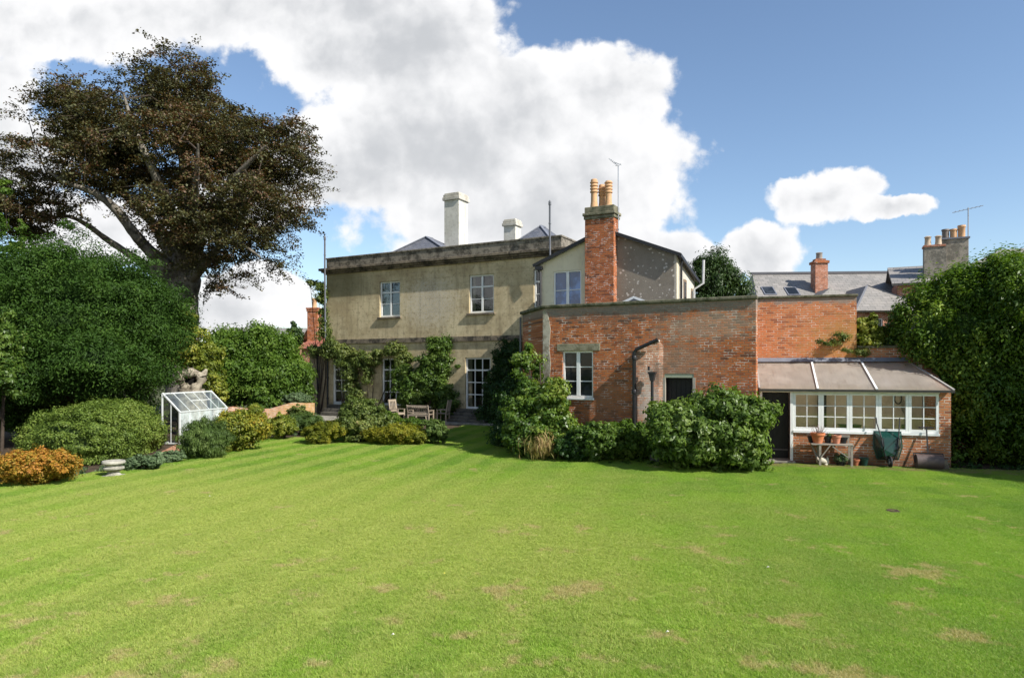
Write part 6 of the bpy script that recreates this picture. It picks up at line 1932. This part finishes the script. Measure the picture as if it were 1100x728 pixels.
    MB().slab([(-3.3, 1.7, 8.1), (9.3, 1.7, 8.1), (9.3, 5.5, 11.0), (-3.3, 5.5, 11.0)][:2] + [(9.3, 5.5, 9.6), (-3.3, 5.5, 9.6)], .15).slab([(-3.3, 9.3, 8.1), (9.3, 9.3, 8.1), (9.3, 5.5, 9.6), (-3.3, 5.5, 9.6)], .15).build('roof', SLATE_FAR, t3)
    st = lichen_stone('stack_stone', (0.30, 0.27, 0.22), (0.15, 0.14, 0.115), (0.40, 0.37, 0.31))
    def lc3(px, py, Z):
        p = at(px, py, Z) - Vector(t3.location)
        a = math.radians(25)
        return Vector((p.x * math.cos(a) - p.y * math.sin(a), p.x * math.sin(a) + p.y * math.cos(a), p.z))
    a_ = lc3(1003, 266, 43.0); b_ = lc3(1024, 258, 43.5)
    o = MB().box(a_.x - .55, a_.x + .62, a_.y - .4, a_.y + .4, 7, a_.z).build('chimney', st, t3)
    MB().box(a_.x - .60, a_.x + .60, a_.y - .45, a_.y + .45, a_.z + .002, a_.z + .12).build('chimney_cap', BRICK_FAR, o)
    for dx in (-.32, .25): MB().lathe([(.2, 0), (.17, .3), (.17, .5), (.22, .55), (.12, .62)], (a_.x + dx, a_.y, a_.z + .12), 12).build('chimney_pot', plain('buff_pot', (0.42, 0.33, 0.24)), o, True)
    o = MB().box(b_.x - .70, b_.x + .75, b_.y - .45, b_.y + .45, 7, b_.z).build('chimney', st, t3)
    MB().box(b_.x - .78, b_.x + .83, b_.y - .53, b_.y + .53, b_.z + .002, b_.z + .10).build('chimney_cap', LEAD, o)
    for dx, hh in ((-.42, .62), (.02, .6), (.45, .8)): MB().lathe([(.2, 0), (.2, hh * .8), (.24, hh * .85), (.22, hh), (.14, hh)], (b_.x + dx, b_.y, b_.z + .10), 12).build('chimney_pot', POTCLAY if dx > 0 else plain('sooty_pot', (0.16, 0.13, 0.11)), o, True)
    a = MB().tube([(b_.x + .8, b_.y, 8), (b_.x + .8, b_.y, b_.z + 2.0)], 0.03, 6)
    a.bar((b_.x - .05, b_.y, b_.z + 1.75), (b_.x + 1.6, b_.y, b_.z + 2.05), 0.03)
    for k in range(7): a.bar((b_.x + .1 + k * .22, b_.y - .25, b_.z + 1.80 + k * .035), (b_.x + .1 + k * .22, b_.y + .25, b_.z + 1.80 + k * .035), 0.015)
    a.build('aerial', plain('dull_aluminium', (0.3, 0.3, 0.31), 0.5), t3)
    # another roof further right
    t4 = thing('distant_house', 'grey slate gable roof peeping above the right end of the hedge', 'house', at(1105, 400, 36).xy.to_3d(), -20)
    MB().box(-2.5, 6, 0, 6, 0, 8.1).build('wall', BRICK_FAR, t4)
    MB().slab([(-3.4, -.3, 8.0), (6.3, -.3, 8.0), (6.3, 3, 9.6), (-.4, 3, 9.55)], .15).slab([(-3.4, 6.3, 8.0), (6.3, 6.3, 8.0), (6.3, 3, 9.6), (-.4, 3, 9.55)], .15).build('roof', SLATE_FAR, t4)
    # long low roof far left
    t5 = thing('long_barn', 'long low grey roof seen far behind the shrubs left of the house', 'building', at(268, 400, 62).xy.to_3d(), 0)
    MB().box(-3.6, 4.2, 0, 6, 0, 5.2).build('wall', BRICK_FAR, t5)
    MB().slab([(-3.9, -.3, 5.1), (4.5, -.3, 5.1), (4.3, 3, 6.6), (-3.4, 3, 6.6)], .15).slab([(-3.9, 6.3, 5.1), (4.5, 6.3, 5.1), (4.3, 3, 6.6), (-3.4, 3, 6.6)], .15).build('roof', SLATE_FAR, t5)


back_row()
tree_blobs('conifer_tree', 'feathery dark green conifer standing behind the rendered wing', 'tree', at(772, 400, 38).xy.to_3d(),
           [px_blob(765, 302, 17, 24, 38, 1.2), px_blob(758, 288, 7, 16, 38, .6), px_blob(770, 282, 5, 13, 38, .5), px_blob(779, 290, 7, 13, 38, .5), px_blob(790, 305, 11, 10, 38, .8), px_blob(799, 310, 8, 6, 38, .5), px_blob(752, 305, 8, 22, 38, .7), px_blob(770, 335, 28, 26, 38, 1.4), px_blob(748, 285, 3, 7, 38, .3), px_blob(785, 296, 3, 9, 38, .3)], L_CONIFER, 24000, 0.17, 111, 0.2, core=0.4, jag=0.3, aspect=3.2, up=.3, along=np.array([0, 0, 0.8]), crad=0.35)

# a dark hole / mole scrape and a few fallen pale leaves on the lawn
p = at(959, 549, gz(549))
o = MB().lathe([(0.01, 0.012), (0.10, 0.03), (0.15, 0.0), (0.16, -0.01)], (0, 0, 0), 14).build('soil_heap', SOIL)
o.location = (p.x, p.y, 0); tag(o, 'small dark scrape of bare soil in the right half of the lawn', 'soil heap')

def fallen_leaves():
    lf = plain('pale_leaf', (0.62, 0.60, 0.48), 0.7)
    yl = plain('yellow_leaf', (0.70, 0.60, 0.08), 0.7)
    for (px, py, s_, m_, lab) in ((225, 534, .025, lf, 'pale fallen leaf on the drier left part of the lawn'), (422, 684, .02, lf, 'small pale leaf on the grass at the bottom centre'),
                                  (825, 611, .022, lf, 'pale leaf lying alone in the middle of the right lawn'), (717, 681, .02, lf, 'tiny pale leaf near the bottom right worn patches'),
                                  (477, 618, .018, yl, 'single yellow flower head in the grass')):
        p = at(px, py, gz(py))
        o = MB().add([(-s_, 0, .02), (0, -s_ * .5, .035), (s_, 0, .03), (0, s_ * .5, .045)], [(0, 1, 2, 3)]).build('fallen_leaf' if m_ is lf else 'flower', m_)
        o.location = (p.x, p.y, 0.0)
        tag(o, lab, 'leaf' if m_ is lf else 'flower', 'specks on the lawn')



fallen_leaves()


def edge_growth():
    rng = np.random.default_rng(77)
    paths = [[(0, 519), (80, 511), (150, 500), (190, 487), (245, 480), (290, 470), (330, 470), (400, 470), (475, 464)],
             [(545, 487), (600, 495), (650, 497), (700, 500), (760, 503), (812, 501)], [(1015, 503), (1060, 505), (1110, 507)]]
    for idx, (path, mat, cnt, lab) in enumerate(((paths[0], L_GREY, 90, 'low weeds and ground cover along the left border edge'), (paths[1], L_MID, 60, 'ragged ground cover along the foot of the brick building shrubs'), (paths[2], L_DARK, 16, 'shaded weeds along the foot of the tall hedge'))):
        B = []
        for k in range(cnt):
            u = rng.uniform(0, len(path) - 1); i = int(u); f_ = u - i
            px = path[i][0] * (1 - f_) + path[i + 1][0] * f_; py = path[i][1] * (1 - f_) + path[i + 1][1] * f_
            p = at(px, py - rng.uniform(-1, 4), gz(py - rng.uniform(-0.8, 4)))
            s_ = rng.uniform(0.08, 0.26)
            B.append(((p.x, p.y, s_ * 0.2), (s_ * 1.5, s_, s_ * rng.uniform(0.3, 0.9))))
        o = foliage('ground_cover', B, cnt * 110, 0.055, mat, None, 200 + idx, 1.9, core=0, shell=0.15, crad=0.07)
        tag(o, lab, 'ground cover', kind='stuff')


edge_growth()
